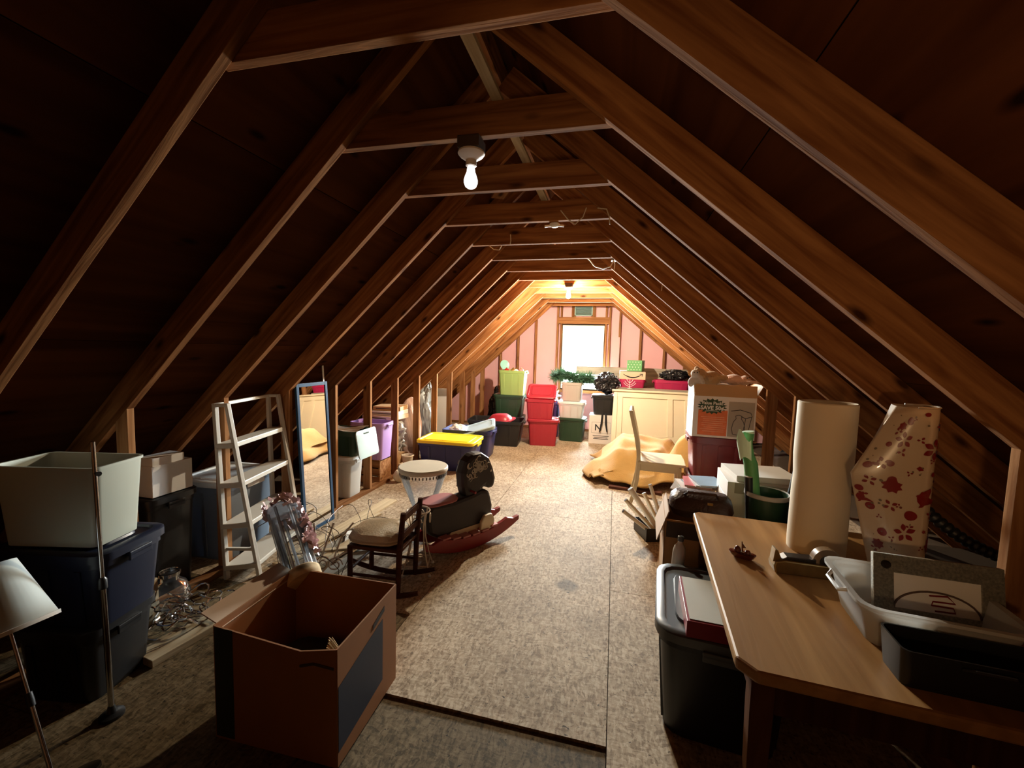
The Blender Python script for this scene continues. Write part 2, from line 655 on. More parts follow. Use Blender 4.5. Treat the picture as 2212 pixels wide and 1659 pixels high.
wood_z = wood('stud_pine_upright', (0.17, 0.066, 0.023), (0.36, 0.18, 0.08), knots=True, axis=2)
wall_left = structure('wall_left')
for y in FRAMES:
    stud(wall_left, LX - 0.089, LX, y, LZ + 0.004, LS, wood_z)
beam('bottom_plate', (LX - 0.0445, FRONT, 0.019), (LX - 0.0445, BACK, 0.019), 0.089, 0.038, w_stud, wall_left)
wall_right = structure('wall_right')
for y in FRAMES:
    stud(wall_right, RX, RX + 0.089, y, RZ + 0.004, -RS, wood_z)
beam('bottom_plate', (RX + 0.0445, FRONT, 0.019), (RX + 0.0445, BACK, 0.019), 0.089, 0.038, w_stud, wall_right)

# ---- far gable wall: pink foam boards, studs, window, vent
wall_back = structure('wall_back')
WX0, WX1, WZ0, WZ1 = -1.11, -0.24, 0.90, 2.245
def gable_top(x):
    return (RIDGE_Z + LS * (x - RIDGE_X) if x < RIDGE_X else RIDGE_Z - RS * (x - RIDGE_X)) + 0.16
studs_x = [-3.3, -2.86, -2.46, -2.07, -1.68, -1.215, -1.14, -0.21, -0.135, 0.07, 0.49, 0.96, 1.36, 1.76, 2.2]
edges = [left_x(0)] + studs_x + [right_x(0)]
# foam boards between studs (with the opening kept free)
def board(xa, xb, za, zb=None, m=m_pink, y=BACK + 0.075, name='insulation_board', d=0.03):
    xs = [xa, xb] if not (xa < RIDGE_X < xb) else [xa, RIDGE_X, xb]
    up = [(x, min(zb, gable_top(x)) if zb else gable_top(x)) for x in reversed(xs)]
    poly = [(xa, za), (xb, za)] + up
    return MB().prism(poly, d, 'y').obj(name, m, wall_back, loc=(0, y, 0))
for i in range(len(edges) - 1):
    xa, xb = edges[i] + 0.002, edges[i + 1] - 0.002
    if xb <= WX0 + 0.02 or xa >= WX1 - 0.02:
        board(xa, xb, 0.0)
    else:
        board(xa, xb, 0.0, WZ0 - 0.03)
        board(xa, xb, WZ1 + 0.03)
# exterior boarding with the same opening
def outer(xa, xb, za, zb=None):
    board(xa, xb, za, zb, m=m_roofing, y=BACK + 0.12, name='exterior_board', d=0.05)
outer(left_x(-.3), WX0, -0.1); outer(WX1, right_x(-.3), -0.1); outer(WX0, WX1, -0.1, WZ0); outer(WX0, WX1, WZ1)
for x in studs_x:
    MB().prism([(x - .019, 0.038), (x + .019, 0.038), (x + .019, gable_top(x + .019) - .03), (x - .019, gable_top(x - .019) - .03)], 0.09, 'y').obj(
        'stud', wood_z, wall_back, loc=(0, BACK + 0.02, 0), bevel=0.002)
beam('bottom_plate', (left_x(0.2), BACK + .02, 0.019), (right_x(0.2), BACK + .02, 0.019), 0.09, 0.038, w_stud, wall_back)
beam('header', (-1.195, BACK + .012, 2.345), (-0.155, BACK + .012, 2.345), 0.09, 0.14, w_stud, wall_back)
beam('sill_plate', (-1.195, BACK + .012, 0.845), (-0.155, BACK + .012, 0.845), 0.09, 0.06, w_stud, wall_back)
for x in (-0.885, -0.475):
    beam('cripple_stud', (x, BACK + .01, 2.42), (x, BACK + .01, 2.95), 0.038, 0.09, w_stud, wall_back, up=(1, 0, 0))
beam('vent_header', (-0.90, BACK + .01, 2.70), (-0.46, BACK + .01, 2.70), 0.09, 0.038, w_stud, wall_back)
MB().box((0.0, BACK - 0.03, 1.70), (0.16, 0.012, 0.62)).obj('insulation_board', m_pink, wall_back)
# gable vent
vent = thing('gable_vent', 'small dark green louvred vent above the window header', 'vent', (-0.68, BACK - 0.02, 2.56))
mb = MB()
for sx in (-1, 1):
    mb.box((sx * .175, 0, 0), (.02, .03, .24))
for sz in (-1, 1):
    mb.box((0, 0, sz * .11), (.37, .03, .02))
mb.obj('vent_frame', m_vent, vent)
for k in range(7):
    MB().box((0, 0.004, -0.085 + k * 0.028), (.34, .004, .026), rot=(R(35), 0, 0)).obj('louvre', m_vent, vent)
# window
win = structure('window_1')
def frame4(x0, x1, z0, z1, w, d, y, name, m, par):
    mb = MB()
    mb.box(((x0 + x1) / 2, y, z0 + w / 2), (x1 - x0, d, w)).box(((x0 + x1) / 2, y, z1 - w / 2), (x1 - x0, d, w))
    mb.box((x0 + w / 2, y, (z0 + z1) / 2), (w, d, z1 - z0 - 2 * w)).box((x1 - w / 2, y, (z0 + z1) / 2), (w, d, z1 - z0 - 2 * w))
    return mb.obj(name, m, par, bevel=0.003)
frame4(WX0, WX1, WZ0, WZ1, 0.028, 0.10, BACK + 0.06, 'window_frame', m_white_alu, win)
ZM = 1.545
s1 = frame4(WX0 + .028, WX1 - .028, WZ0 + .028, ZM + .014, 0.022, 0.025, BACK + 0.05, 'lower_sash', m_white_alu, win)
s2 = frame4(WX0 + .028, WX1 - .028, ZM - .006, WZ1 - .028, 0.016, 0.025, BACK + 0.078, 'upper_sash', m_white_alu, win)
MB().box(((WX0 + WX1) / 2, BACK + .05, (WZ0 + ZM) / 2 + .02), (WX1 - WX0 - .09, .004, ZM - WZ0 - .05)).obj('pane', m_glass, s1)
MB().box(((WX0 + WX1) / 2, BACK + .078, (WZ1 + ZM) / 2 - .01), (WX1 - WX0 - .08, .004, WZ1 - ZM - .05)).obj('pane', m_glass, s2)
# near gable wall behind the camera
wall_front = structure('wall_front')
MB().prism([(left_x(-.1) - .4, -0.1), (right_x(-.1) + .4, -0.1), (RIDGE_X, RIDGE_Z + .45)], 0.06, 'y').obj('gable_boarding', w_deck, wall_front, loc=(0, FRONT - 0.03, 0))
beam('bottom_plate', (left_x(0.2), FRONT + .05, 0.019), (right_x(0.2), FRONT + .05, 0.019), 0.09, 0.038, w_stud, wall_front)
for x in (-2.4, -1.8, -1.2, -0.6, 0.0, 0.6, 1.2):
    beam('stud', (x, FRONT + .05, 0.04), (x, FRONT + .05, gable_top(x) - .2), 0.038, 0.09, w_stud, wall_front, up=(0, 1, 0))

# ---- two bare-bulb ceiling lights
m_porc = mat('porcelain', (0.80, 0.72, 0.66), rough=0.35, var=0.05)
m_box = mat('fixture_box', (0.06, 0.035, 0.022), rough=0.8)
def ceiling_bulb(label, x, y, z, glow, strength):
    t = thing('ceiling_light', label, 'light fixture', (x, y, z))
    MB().box((0, 0.0, 0.028), (0.10, 0.10, 0.05)).obj('junction_box', m_box, t, bevel=0.004)
    MB().lathe([(0.058, 0.0), (0.060, -0.008), (0.052, -0.018), (0.034, -0.030), (0.026, -0.036)], 24).obj('lamp_holder', m_porc, t, smooth=True)
    MB().lathe([(0.024, -0.034), (0.024, -0.060), (0.020, -0.062)], 18).obj('socket', m_porc, t, smooth=True)
    m_b = mat('bulb_' + label.split()[0], (0.9, 0.88, 0.85), rough=0.3, var=0.0, emit=glow, es=strength)
    prof = [(0.014, -0.060), (0.0175, -0.072), (0.019, -0.085), (0.026, -0.103), (0.031, -0.120), (0.0305, -0.134), (0.025, -0.148), (0.014, -0.156), (0.004, -0.158)]
    MB().lathe(prof, 16).obj('bulb', m_b, t, smooth=True)
    return t
ceiling_bulb('near porcelain ceiling light with a plain white bulb under the collar tie', -0.66, 1.833, CZ - 0.055, (1.0, 0.97, 0.95), NEAR_BULB)
ceiling_bulb('far ceiling light with a brightly glowing bulb in front of the window', -0.68, 6.03, CZ - 0.01, (1.0, 0.84, 0.60), FAR_BULB)

# ================================================================ STORAGE TOTES, FAR END
def plastic(name, col, rough=0.38, var=0.06):
    return mat(name, col, rough=rough, var=var, scale=4, spec=0.5)
p_black = plastic('black_plastic', (0.012, 0.012, 0.013))
p_navy = plastic('navy_plastic', (0.022, 0.025, 0.105))
p_dkgreen = plastic('dark_green_plastic', (0.018, 0.050, 0.026))
p_lime = plastic('light_green_plastic', (0.28, 0.42, 0.14))
p_red = plastic('red_plastic', (0.36, 0.022, 0.038))
p_maroon = plastic('maroon_plastic', (0.16, 0.012, 0.018))
p_magenta = plastic('magenta_plastic', (0.40, 0.018, 0.085))
p_grey = plastic('grey_plastic', (0.40, 0.37, 0.33))
p_slate = plastic('slate_plastic', (0.115, 0.135, 0.15), rough=0.32)
p_yellow = plastic('yellow_plastic', (0.88, 0.62, 0.02))
p_purple = plastic('lilac_plastic', (0.42, 0.26, 0.58))
p_white = plastic('white_plastic', (0.74, 0.75, 0.74))
p_ltblue = plastic('pale_blue_plastic', (0.42, 0.56, 0.68))
p_clear = pane('clear_plastic', (0.86, 0.88, 0.92), rough=0.12, haze=0.45)
p_milky = pane('milky_plastic', (0.80, 0.78, 0.74), rough=0.2, haze=0.8)
p_film = pane('clear_film', (0.95, 0.96, 0.97), rough=0.05, haze=0.10)


def tote(label, x, y, z, rz, w, d, h, body, lid=None, lid_rot=None, lid_loc=None, taper=0.86, r=0.045, name='storage_tote', group=None, ribs=True, handles=True):
    t = thing(name, label, 'storage tote', (x, y, z), rz, group)
    hb = h - (0.02 if lid else 0.0)
    wt, dt = w * taper, d * taper
    lip = 0.014
    rim = hb - 0.055
    f = 0.97
    rings = [rrect(wt, dt, r, 0), rrect(wt + (w * f - wt) * .92, dt + (d * f - dt) * .92, r, rim), rrect(w, d, r + .01, rim + .004), rrect(w, d, r + .01, hb),
             rrect(w - 2 * lip, d - 2 * lip, r, hb), rrect(w * f - .02, d * f - .02, r, rim), rrect(wt - .012, dt - .012, r, 0.012)]
    mb = MB().loft(rings)
    if ribs:
        for sy in (-1, 1):
            for k in (-1, 0, 1):
                bx = k * w * 0.28
                dy0, dy1 = dt / 2, (dt + (d * f - dt) * .92) / 2
                ang = math.atan2(dy1 - dy0, rim)
                mb.box((bx, sy * ((dy0 + dy1) / 2 + .001), rim / 2), (0.03, 0.012, rim * .94), rot=(-sy * ang, 0, 0))
    mb.obj('body', body, t, smooth=True)
    if handles:
        for sx in (-1, 1):
            MB().box((sx * (w / 2 + .012), 0, hb - .03), (0.03, d * .34, .022)).box((sx * (w / 2 + .022), 0, hb - .046), (0.01, d * .34, .03)).obj('handle', lid or body, t, bevel=0.003)
    if lid:
        W, D = w + .03, d + .03
        rings = [rrect(W, D, r + .02, -.032), rrect(W, D, r + .02, 0.004), rrect(W - .02, D - .02, r + .01, 0.012), rrect(W - .075, D - .075, r, 0.012),
                 rrect(W - .09, D - .09, r, 0.002), rrect(W - .17, D - .17, r, 0.002), rrect(W - .18, D - .18, r, 0.012)]
        L = MB().loft(rings).obj('lid', lid, t, smooth=True)
        L.location = lid_loc or (0, 0, h - .008)
        if lid_rot:
            L.rotation_euler = lid_rot
    return t


# tall green stack by the left knee wall
tote('dark green tote lowest in the stack under the lime one', -2.00, 8.10, 0.0, R(4), 0.58, 0.42, 0.39, p_dkgreen, p_dkgreen)
tote('dark green tote directly beneath the lime green tote', -1.99, 8.08, 0.40, R(3), 0.58, 0.42, 0.41, p_dkgreen, p_dkgreen)
tote('lime green tote heaped with ornaments on top of the green stack', -1.93, 8.05, 0.81, R(2), 0.53, 0.40, 0.48, p_lime)
# black tote with the red dish
tote('wide open black tote with an upturned red lid lying in it', -2.02, 7.25, 0.0, R(5), 0.98, 0.58, 0.44, p_black, taper=0.84)
# navy totes
tote('navy tote closed with a bright yellow lid', -2.22, 5.55, 0.0, R(2), 0.80, 0.56, 0.41, p_navy, p_yellow)
tote('open navy tote behind the yellow-lidded one', -2.18, 6.26, 0.0, R(3), 0.78, 0.52, 0.43, p_navy)
# red pair
tote('lower red tote standing on the floor', -1.21, 7.47, 0.0, R(8), 0.54, 0.40, 0.47, p_red, p_red)
tote('upper red tote with its lid propped up at a slant', -1.27, 7.46, 0.475, R(6), 0.50, 0.38, 0.37, p_red, p_red, lid_rot=(R(33), 0, R(-2)), lid_loc=(0.01, 0.09, 0.475))
# grey stack under the garland
tote('dark green tote under the clear bin, below the window', -0.74, 8.02, 0.0, R(-3), 0.50, 0.38, 0.44, p_dkgreen, p_dkgreen)
tote('frosted clear bin on the dark green tote below the window', -0.76, 8.02, 0.44, R(-2), 0.48, 0.36, 0.31, p_milky, p_white, name='storage_bin')
tote('tall grey bin carrying the evergreen garland', -0.76, 8.03, 0.76, R(-2), 0.38, 0.34, 0.35, p_grey, taper=0.9, name='storage_bin', ribs=True)
tote('small black tote standing on the white carton', -0.17, 8.05, 0.535, R(-2), 0.40, 0.34, 0.36, p_black, p_black)
# maroon stack carrying the big printed carton
tote('lower maroon tote on the floor by the right knee wall', 1.055, 4.66, 0.0, R(-3), 0.52, 0.46, 0.44, p_maroon, p_maroon)
tote('upper maroon tote under the big printed carton', 1.05, 4.66, 0.445, R(-2), 0.52, 0.46, 0.43, p_maroon, p_maroon)

# things in and on those totes
m_ornament = [mat('ornament_' + n, c, rough=0.15, metal=mt, var=0.02) for n, c, mt in
              (('red', (0.55, 0.03, 0.03), 0.3), ('gold', (0.75, 0.45, 0.12), 0.8), ('silver', (0.8, 0.8, 0.82), 0.9), ('pink', (0.75, 0.35, 0.35), 0.2), ('white', (0.85, 0.82, 0.76), 0.0))]
random.seed(4)
orn_labels = ['round red ornament at the left in the lime tote', 'gold ball ornament in the middle of the lime tote', 'silver ball ornament at the back of the lime tote',
              'pink ball ornament at the right in the lime tote', 'cream ball ornament at the front of the lime tote']
for k, (dx, dy, rr) in enumerate(((-.14, 0.0, .055), (0.0, -.02, .062), (-.03, .10, .05), (.15, .02, .06), (.07, -.09, .05))):
    t = thing('ornament', orn_labels[k], 'ornament', (-1.93 + dx, 8.05 + dy, 1.27), 0, 'ornaments heaped in the lime tote')
    MB().add(*lump((0, 0, 0), (rr, rr, rr), k, 0.02, 2, 3)).obj('ball', m_ornament[k], t, smooth=True)
    MB().lathe([(.012, rr - .003), (.012, rr + .012), (.008, rr + .016)], 10).obj('cap', m_ornament[1], t)
t = thing('teal_disc', 'pale teal round plate standing upright beside the ornaments', 'plate', (-2.13, 8.10, 1.385), 0, rot=(R(75), 0, R(40)))
MB().lathe([(0.0, 0), (0.055, 0.0), (0.095, 0.012), (0.10, 0.014), (0.095, 0.018), (0.055, 0.007), (0.0, 0.006)], 24, cap0=False, cap1=False).obj('plate', mat('teal_ceramic', (0.30, 0.62, 0.58), rough=0.25), t, smooth=True)
m_filler = mat('black_cloth', (0.015, 0.015, 0.017), rough=0.95)
t = tag(MB().add(*lump((-1.93, 8.05, 1.13), (0.21, 0.15, 0.10), 3, 0.25, 2.4, 3)).obj('cloth_bundle', mat('beige_cloth', (0.5, 0.4, 0.3), rough=0.9)), 'beige cloth bundle filling the lime tote under the ornaments', 'cloth')
# black bag of clothes filling the wide black tote, with the red lid lying on it
tag(MB().add(*lump((-2.03, 7.25, 0.24), (0.37, 0.19, 0.19), 9, 0.2, 2.3, 3, .15)).obj('garbage_bag', m_filler), 'black bag filling the wide open black tote', 'bag')
t = thing('red_lid', 'upturned red plastic bowl lid lying on the black tote', 'lid', (-1.95, 7.22, 0.42), R(-12), rot=(R(6), R(-5), R(-12)))
MB().loft([rrect(.52, .40, .12, 0), rrect(.52, .40, .12, .018), rrect(.42, .31, .12, .02), rrect(.40, .29, .13, .06), rrect(.30, .20, .1, .105), rrect(.12, .08, .04, .115)]).obj('dome', p_red, t, smooth=True)
t = thing('pale_blue_lid', 'pale blue tub lid propped across the open navy tote', 'lid', (-2.02, 6.22, 0.47), 0, rot=(R(8), R(-18), R(14)))
MB().loft([rrect(.50, .40, .05, -.05), rrect(.52, .42, .05, 0.0), rrect(.50, .40, .05, .012), rrect(.42, .32, .05, .012), rrect(.41, .31, .05, .0)]).obj('lid_panel', p_ltblue, t, smooth=True)
tag(MB().add(*lump((-2.36, 6.20, 0.40), (0.13, 0.13, 0.10), 5, 0.3, 2.2, 3)).obj('plastic_bag', mat('white_bag', (0.8, 0.8, 0.82), rough=0.4)), 'white plastic bag poking out of the open navy tote', 'bag')
tag(MB().add(*lump((-2.20, 6.26, 0.20), (0.28, 0.18, 0.17), 7, 0.2, 2.2, 3)).obj('clothes_bundle', mat('blue_cloth', (0.12, 0.14, 0.25), rough=0.9)), 'blue clothes bundle at the bottom of the open navy tote', 'cloth')
# black garbage bags
m_bag = mat('black_bag_film', (0.012, 0.012, 0.014), rough=0.22, var=0.1, bump=0.3, scale=7)
def garbage_bag(label, c, rad, seed, knot=True, m=m_bag, crease=0.32):
    t = thing('garbage_bag', label, 'garbage bag', c)
    MB().add(*lump((0, 0, 0), rad, seed, 0.24, 1.9, 5, crease)).obj('sack', m, t, smooth=True)
    if knot:
        MB().add(*lump((0, 0, rad[2] * 1.02), (rad[0] * .3, rad[0] * .3, rad[2] * .35), seed + 2, 0.5, 3, 3, .4)).obj('knot', m, t)
    return t
garbage_bag('full black garbage bag on the small black tote', (-0.13, 8.06, 1.12), (0.22, 0.19, 0.20), 2, False)
garbage_bag('black garbage bag slumped behind the green tote stack', (-2.40, 8.50, 0.38), (0.17, 0.17, 0.38), 12, True, m_bag, .15)
# bow ribbon between red and grey stacks
m_ribbon = mat('pale_blue_ribbon', (0.52, 0.60, 0.72), rough=0.4)
t = thing('ribbon_bow', 'pale blue ribbon bow behind the upper red tote', 'bow', (-1.13, 8.24, 0.815))
for k in range(7):
    a = 2 * math.pi * k / 7
    pts = [(0, 0, 0), (.06 * math.cos(a + .3), -.02, .06 * math.sin(a + .3)), (.13 * math.cos(a), -.03, .13 * math.sin(a)), (.06 * math.cos(a - .3), .02, .06 * math.sin(a - .3)), (0, 0, 0)]
    MB().tube(pts, [.004, .016, .02, .016, .004], 4).obj('loop', m_ribbon, t)
t2 = tote('dark navy tote in the gap between the red and grey stacks', -1.16, 8.28, 0.0, 0, 0.28, 0.3, 0.68, p_navy, None, handles=False)

# ---- evergreen garland: a core and separate sprigs of needles
m_pine = mat('pine_needles', (0.05, 0.13, 0.075), rough=0.6, var=0.4, scale=30)
random.seed(11)
t = thing('evergreen_garland', 'bushy green artificial pine garland on the tall grey bin', 'garland', (-0.76, 8.03, 1.10))
path = [Vector((-.34 + .70 * s, .05 * math.sin(s * 9), .11 + .035 * math.sin(s * 7) - .05 * (s > .7) * (s - .7) * 3)) for s in [k / 30 for k in range(31)]]
MB().tube(path, .02, 6).obj('stem', m_pine, t)
mb = MB()
for k in range(3400):
    s = random.random()
    p = path[min(29, int(s * 30))]
    d_ = Vector((random.gauss(0, 1), random.gauss(0, 1), random.gauss(0, .8))).normalized()
    L = random.uniform(.08, .17)
    w_ = d_.orthogonal().normalized() * .006
    b0 = p + d_ * .01 + Vector((random.uniform(-.03, .03), 0, 0))
    tip = b0 + d_ * L
    mb.add([b0 - w_, b0 + w_, tip + w_ * .3, tip - w_ * .3], [(0, 1, 2, 3)])
tag(mb.obj('needles', m_pine, t, fix=False), kind='stuff')

# ---- white carton with the dark monogram
m_carton_w = mat('white_carton', (0.74, 0.70, 0.66), rough=0.7, var=0.05)
m_ink = mat('black_ink', (0.015, 0.015, 0.018), rough=0.6)
t = thing('carton', 'white carton marked with a black N under the small black tote', 'box', (-0.19, 8.02, 0.0))
MB().box((0, 0, .265), (.44, .38, .53)).obj('carton_body', m_carton_w, t, bevel=.003)
lettering('N', .165, m_ink, t, facing_front(-.055, -.1915, .30), bold=.003)
mb = MB()
for za, zb in ((.40, .403), (.20, .203)):
    mb.box((0, -.1912, (za + zb) / 2), (.34, .001, zb - za))
for xx in (-.17, .17):
    mb.box((xx, -.1912, .30), (.003, .001, .20))
mb.obj('printed_frame', m_ink, t)
mb = MB()
for zz, ww in ((.15, .29), (.12, .25), (.095, .27)):
    mb.box((0, -.1912, zz), (ww, .001, .011))
mb.obj('printed_line', m_ink, t)
t = thing('strap', 'pair of black straps hanging over the front of the N carton', 'strap', (-0.145, 7.81, 0.0))
for sx in (-.055, .05):
    MB().tube([(sx * .5, .012, .58), (sx * .6, 0.004, .53), (sx * .75, 0, .38), (sx * 1.3, -.004, .23)], [.018, .018, .02, .012], 6).obj('strap_end', m_filler, t)

# ---- cream headboard leaning, with post legs
m_cream = mat('cream_paint', (0.66, 0.59, 0.43), rough=0.45, var=0.04)
t = thing('headboard', 'cream painted panelled headboard leaning behind the chair', 'headboard', (0.0, 7.22, 0.0), 0, rot=(R(-25), 0, R(-1)))
HW = 1.34
for sx in (0.035, HW - .035):
    MB().loft([[(sx - .03, -.03, 0), (sx + .03, -.03, 0), (sx + .03, .03, 0), (sx - .03, .03, 0)], [(sx - .04, -.035, .32), (sx + .04, -.035, .32), (sx + .04, .035, .32), (sx - .04, .035, .32)],
               [(sx - .04, -.035, .70), (sx + .04, -.035, .70), (sx + .04, .035, .70), (sx - .04, .035, .70)], [(sx - .03, -.03, 1.09), (sx + .03, -.03, 1.09), (sx + .03, .03, 1.09), (sx - .03, .03, 1.09)]]).obj('post', m_cream, t, bevel=.006)
MB().box((HW / 2, 0, 1.11), (HW + .06, .11, .035)).obj('cap_rail', m_cream, t, bevel=.008)
MB().box((HW / 2, 0, 1.045), (HW - .12, .045, .095)).obj('top_rail', m_cream, t, bevel=.004)
MB().box((HW / 2, 0, .24), (HW - .12, .04, .20)).obj('bottom_rail', m_cream, t, bevel=.004)
for x0 in (.07, .90, HW - .16):
    MB().box((x0 + .045, 0, .67), (.09, .04, .66)).obj('stile', m_cream, t, bevel=.004)
for x0, x1 in ((.16, .90), (.99, HW - .16)):
    MB().box(((x0 + x1) / 2, .006, .67), (x1 - x0, .018, .66)).obj('panel', m_cream, t)

# ---- old grey cabinet behind the headboard and the long weathered board on it
t = thing('cabinet', 'weathered grey wooden cabinet behind the cream headboard', 'cabinet', (0.70, 8.30, 0.0))
MB().box((0, 0, .50), (1.22, .48, 1.0)).obj('carcass', w_old, t, bevel=.004)
MB().box((0, 0, 1.025), (1.27, .54, .05)).obj('cabinet_top', w_old, t, bevel=.004)
for sx in (-.305, .305):
    d_ = MB().box((sx, -.25, .5), (.58, .02, .9)).obj('door', w_old, t, bevel=.004)
    MB().lathe([(.012, 0), (.016, .012), (.01, .02)], 10, mtx=Matrix.Translation((sx * .3, -.26, .55)) @ Matrix.Rotation(R(90), 4, 'X')).obj('knob', m_ink, d_)
t = thing('weathered_board', 'long grey weathered boards standing across the foot of the window', 'board', (0.32, 8.66, 1.05))
for k in range(2):
    beam('plank', (-1.08, 0.004 * k, .09 + k * .175), (1.12, 0.004 * k, .09 + k * .175), .025, .17, w_old, t, bevel=.003)
for xx in (-.25, .85):
    beam('batten', (xx, .03, 0.0), (xx, .03, .35), .03, .07, w_old, t, up=(0, 1, 0))

# magenta tubs and what lies on them
tote('short magenta tub under the smile-marked box', 0.33, 8.22, 1.05, 0, 0.46, 0.34, 0.155, p_magenta, taper=.9, name='tub')
tote('long magenta tub with a pale rim next to the printed carton', 1.02, 8.20, 1.05, 0, 0.60, 0.36, 0.165, p_magenta, taper=.92, name='tub')
m_kraft = mat('kraft_card', (0.44, 0.25, 0.11), rough=0.75, var=0.1)
m_kraft_pale = mat('pale_card', (0.62, 0.45, 0.32), rough=0.7, var=0.06)
t = thing('parcel_box', 'brown parcel box with a curved smile arrow on the short magenta tub', 'box', (0.33, 8.21, 1.206))
MB().box((0, 0, .075), (.46, .32, .15)).obj('carton_body', m_kraft_pale, t, bevel=.003)
mb = MB()
arc = [(-.17 + .34 * s, -.1615, .095 - .06 * math.sin(math.pi * s)) for s in [k / 14 for k in range(15)]]
mb.tube(arc, [.003 + .009 * math.sin(math.pi * k / 14) for k in range(15)], 5)
mb.tube([(.125, -.1615, .098), (.175, -.1615, .105), (.168, -.1615, .06)], .006, 5)
mb.obj('smile_arrow', m_ink, t)
MB().box((0, -.1612, .145), (.46, .001, .008)).obj('tape_line', m_ink, t)
m_gift = mat('green_gift_paper', (0.085, 0.30, 0.10), rough=0.5)
m_gift_side = m_gift
t = thing('gift_box', 'green polka dot gift box on top of the parcel box', 'box', (0.385, 8.20, 1.357), R(-14))
MB().box((0, 0, .10), (.27, .25, .20)).obj('box_body', m_gift, t, bevel=.003)
mb = MB()
random.seed(5)
for i in range(5):
    for j in range(4):
        x, z_ = -.11 + i * .053 + (j % 2) * .026, .03 + j * .046
        if x < .125:
            mb.lathe([(.008, 0), (.008, .0015)], 8, mtx=Matrix.Translation((x, -.1252, z_)) @ Matrix.Rotation(R(90), 4, 'X'))
            mb.lathe([(.008, 0), (.008, .0015)], 8, mtx=Matrix.Translation((-.1352, x, z_)) @ Matrix.Rotation(R(-90), 4, 'Y'))
mb.obj('dots', mat('pale_dots', (0.75, 0.78, 0.6), rough=.6), t)
t = thing('twig_tree', 'little white wire twig decoration in front of the magenta tub', 'decoration', (0.28, 7.86, 1.05))
MB().tube([(0, 0, 0), (0, 0, .16)], .005, 5).obj('trunk', p_white, t)
for a in (-1, 1):
    for z_, L in ((.03, .11), (.06, .09), (.10, .06)):
        MB().tube([(0, 0, z_), (a * L * .6, 0, z_ + .03), (a * L, 0, z_ + .075)], .004, 5).obj('branch', p_white, t)
MB().lathe([(.04, 0), (.04, .008), (.01, .012)], 12).obj('base', p_white, t)
t = garbage_bag('shiny black bag lying on the long magenta tub', (1.08, 8.20, 1.30), (0.24, 0.15, 0.10), 21, False)

# ================================================================ RIGHT SIDE
m_paper = mat('white_paper', (0.74, 0.71, 0.66), rough=0.8, var=0.05)
m_orange = mat('orange_print', (0.72, 0.16, 0.045), rough=0.6, var=0.25, scale=25)
m_dkgreen_print = mat('dark_green_print', (0.02, 0.05, 0.015), rough=0.6)
m_greyprint = mat('grey_print', (0.40, 0.34, 0.27), rough=0.6)

# ---- big printed carton on the maroon totes
CW, CD, CH = 0.545, 0.44, 0.405
t = thing('printed_carton', 'large white carton with orange print and a green SAVE burst', 'box', (1.055, 4.62, 0.882), R(-2))
mb = MB()
for c, s in (((0, -CD / 2, CH / 2), (CW, .008, CH)), ((0, CD / 2, CH / 2), (CW, .008, CH)), ((-CW / 2, 0, CH / 2), (.008, CD, CH)), ((CW / 2, 0, CH / 2), (.008, CD, CH)), ((0, 0, .004), (CW, CD, .008))):
    mb.box(c, s)
mb.obj('carton_body', m_carton_w, t)
YF = -CD / 2 - .0045
MB().box((0, -CD / 2 - .006, CH + .055), (CW - .004, .006, .115), rot=(R(3), 0, 0)).obj('flap', m_kraft, t)
MB().box((0, CD / 2 + .002, CH + .05), (CW - .004, .006, .11), rot=(R(-8), 0, 0)).obj('flap', m_kraft, t)
MB().box((-CW / 2 - .004, 0, CH + .05), (.006, CD - .02, .11), rot=(0, R(-6), 0)).obj('flap', m_carton_w, t)
MB().box((CW / 2 + .03, 0, CH + .06), (.006, CD - .02, .13), rot=(0, R(25), 0)).obj('flap', m_kraft, t)
MB().box((-.10, YF, .145), (.26, .001, .25)).obj('orange_field', m_orange, t)
mb = MB()
for k in range(8):
    mb.box((-.10 + .01 * (k % 3), YF - .001, .20 - k * .02), (.21 - .02 * (k % 2), .001, .004))
mb.obj('printed_line', mat('pale_orange_print', (0.85, 0.45, 0.28), rough=.6), t)
mb = MB()
ring = []
for k in range(36):
    rr = (.135 if k % 2 else .105)
    a = 2 * math.pi * k / 36
    ring.append((-.11 + rr * math.cos(a), YF - .002, .305 + rr * .58 * math.sin(a)))
ctr = (-.11, YF - .002, .305)
mb.add(ring + [ctr], [(k, (k + 1) % 36, 36) for k in range(36)])
mb.obj('burst', m_dkgreen_print, t, fix=False)
lettering('Value Pack!', .042, m_paper, t, facing_front(-.11, YF - .003, .335), bold=.0012)
lettering('SAVE 50¢', .052, m_paper, t, facing_front(-.11, YF - .003, .288), bold=.002)
MB().tube([(-.17, YF - .003, .256), (-.11, YF - .003, .263), (-.05, YF - .003, .26)], .003, 4).obj('swoosh', m_paper, t)
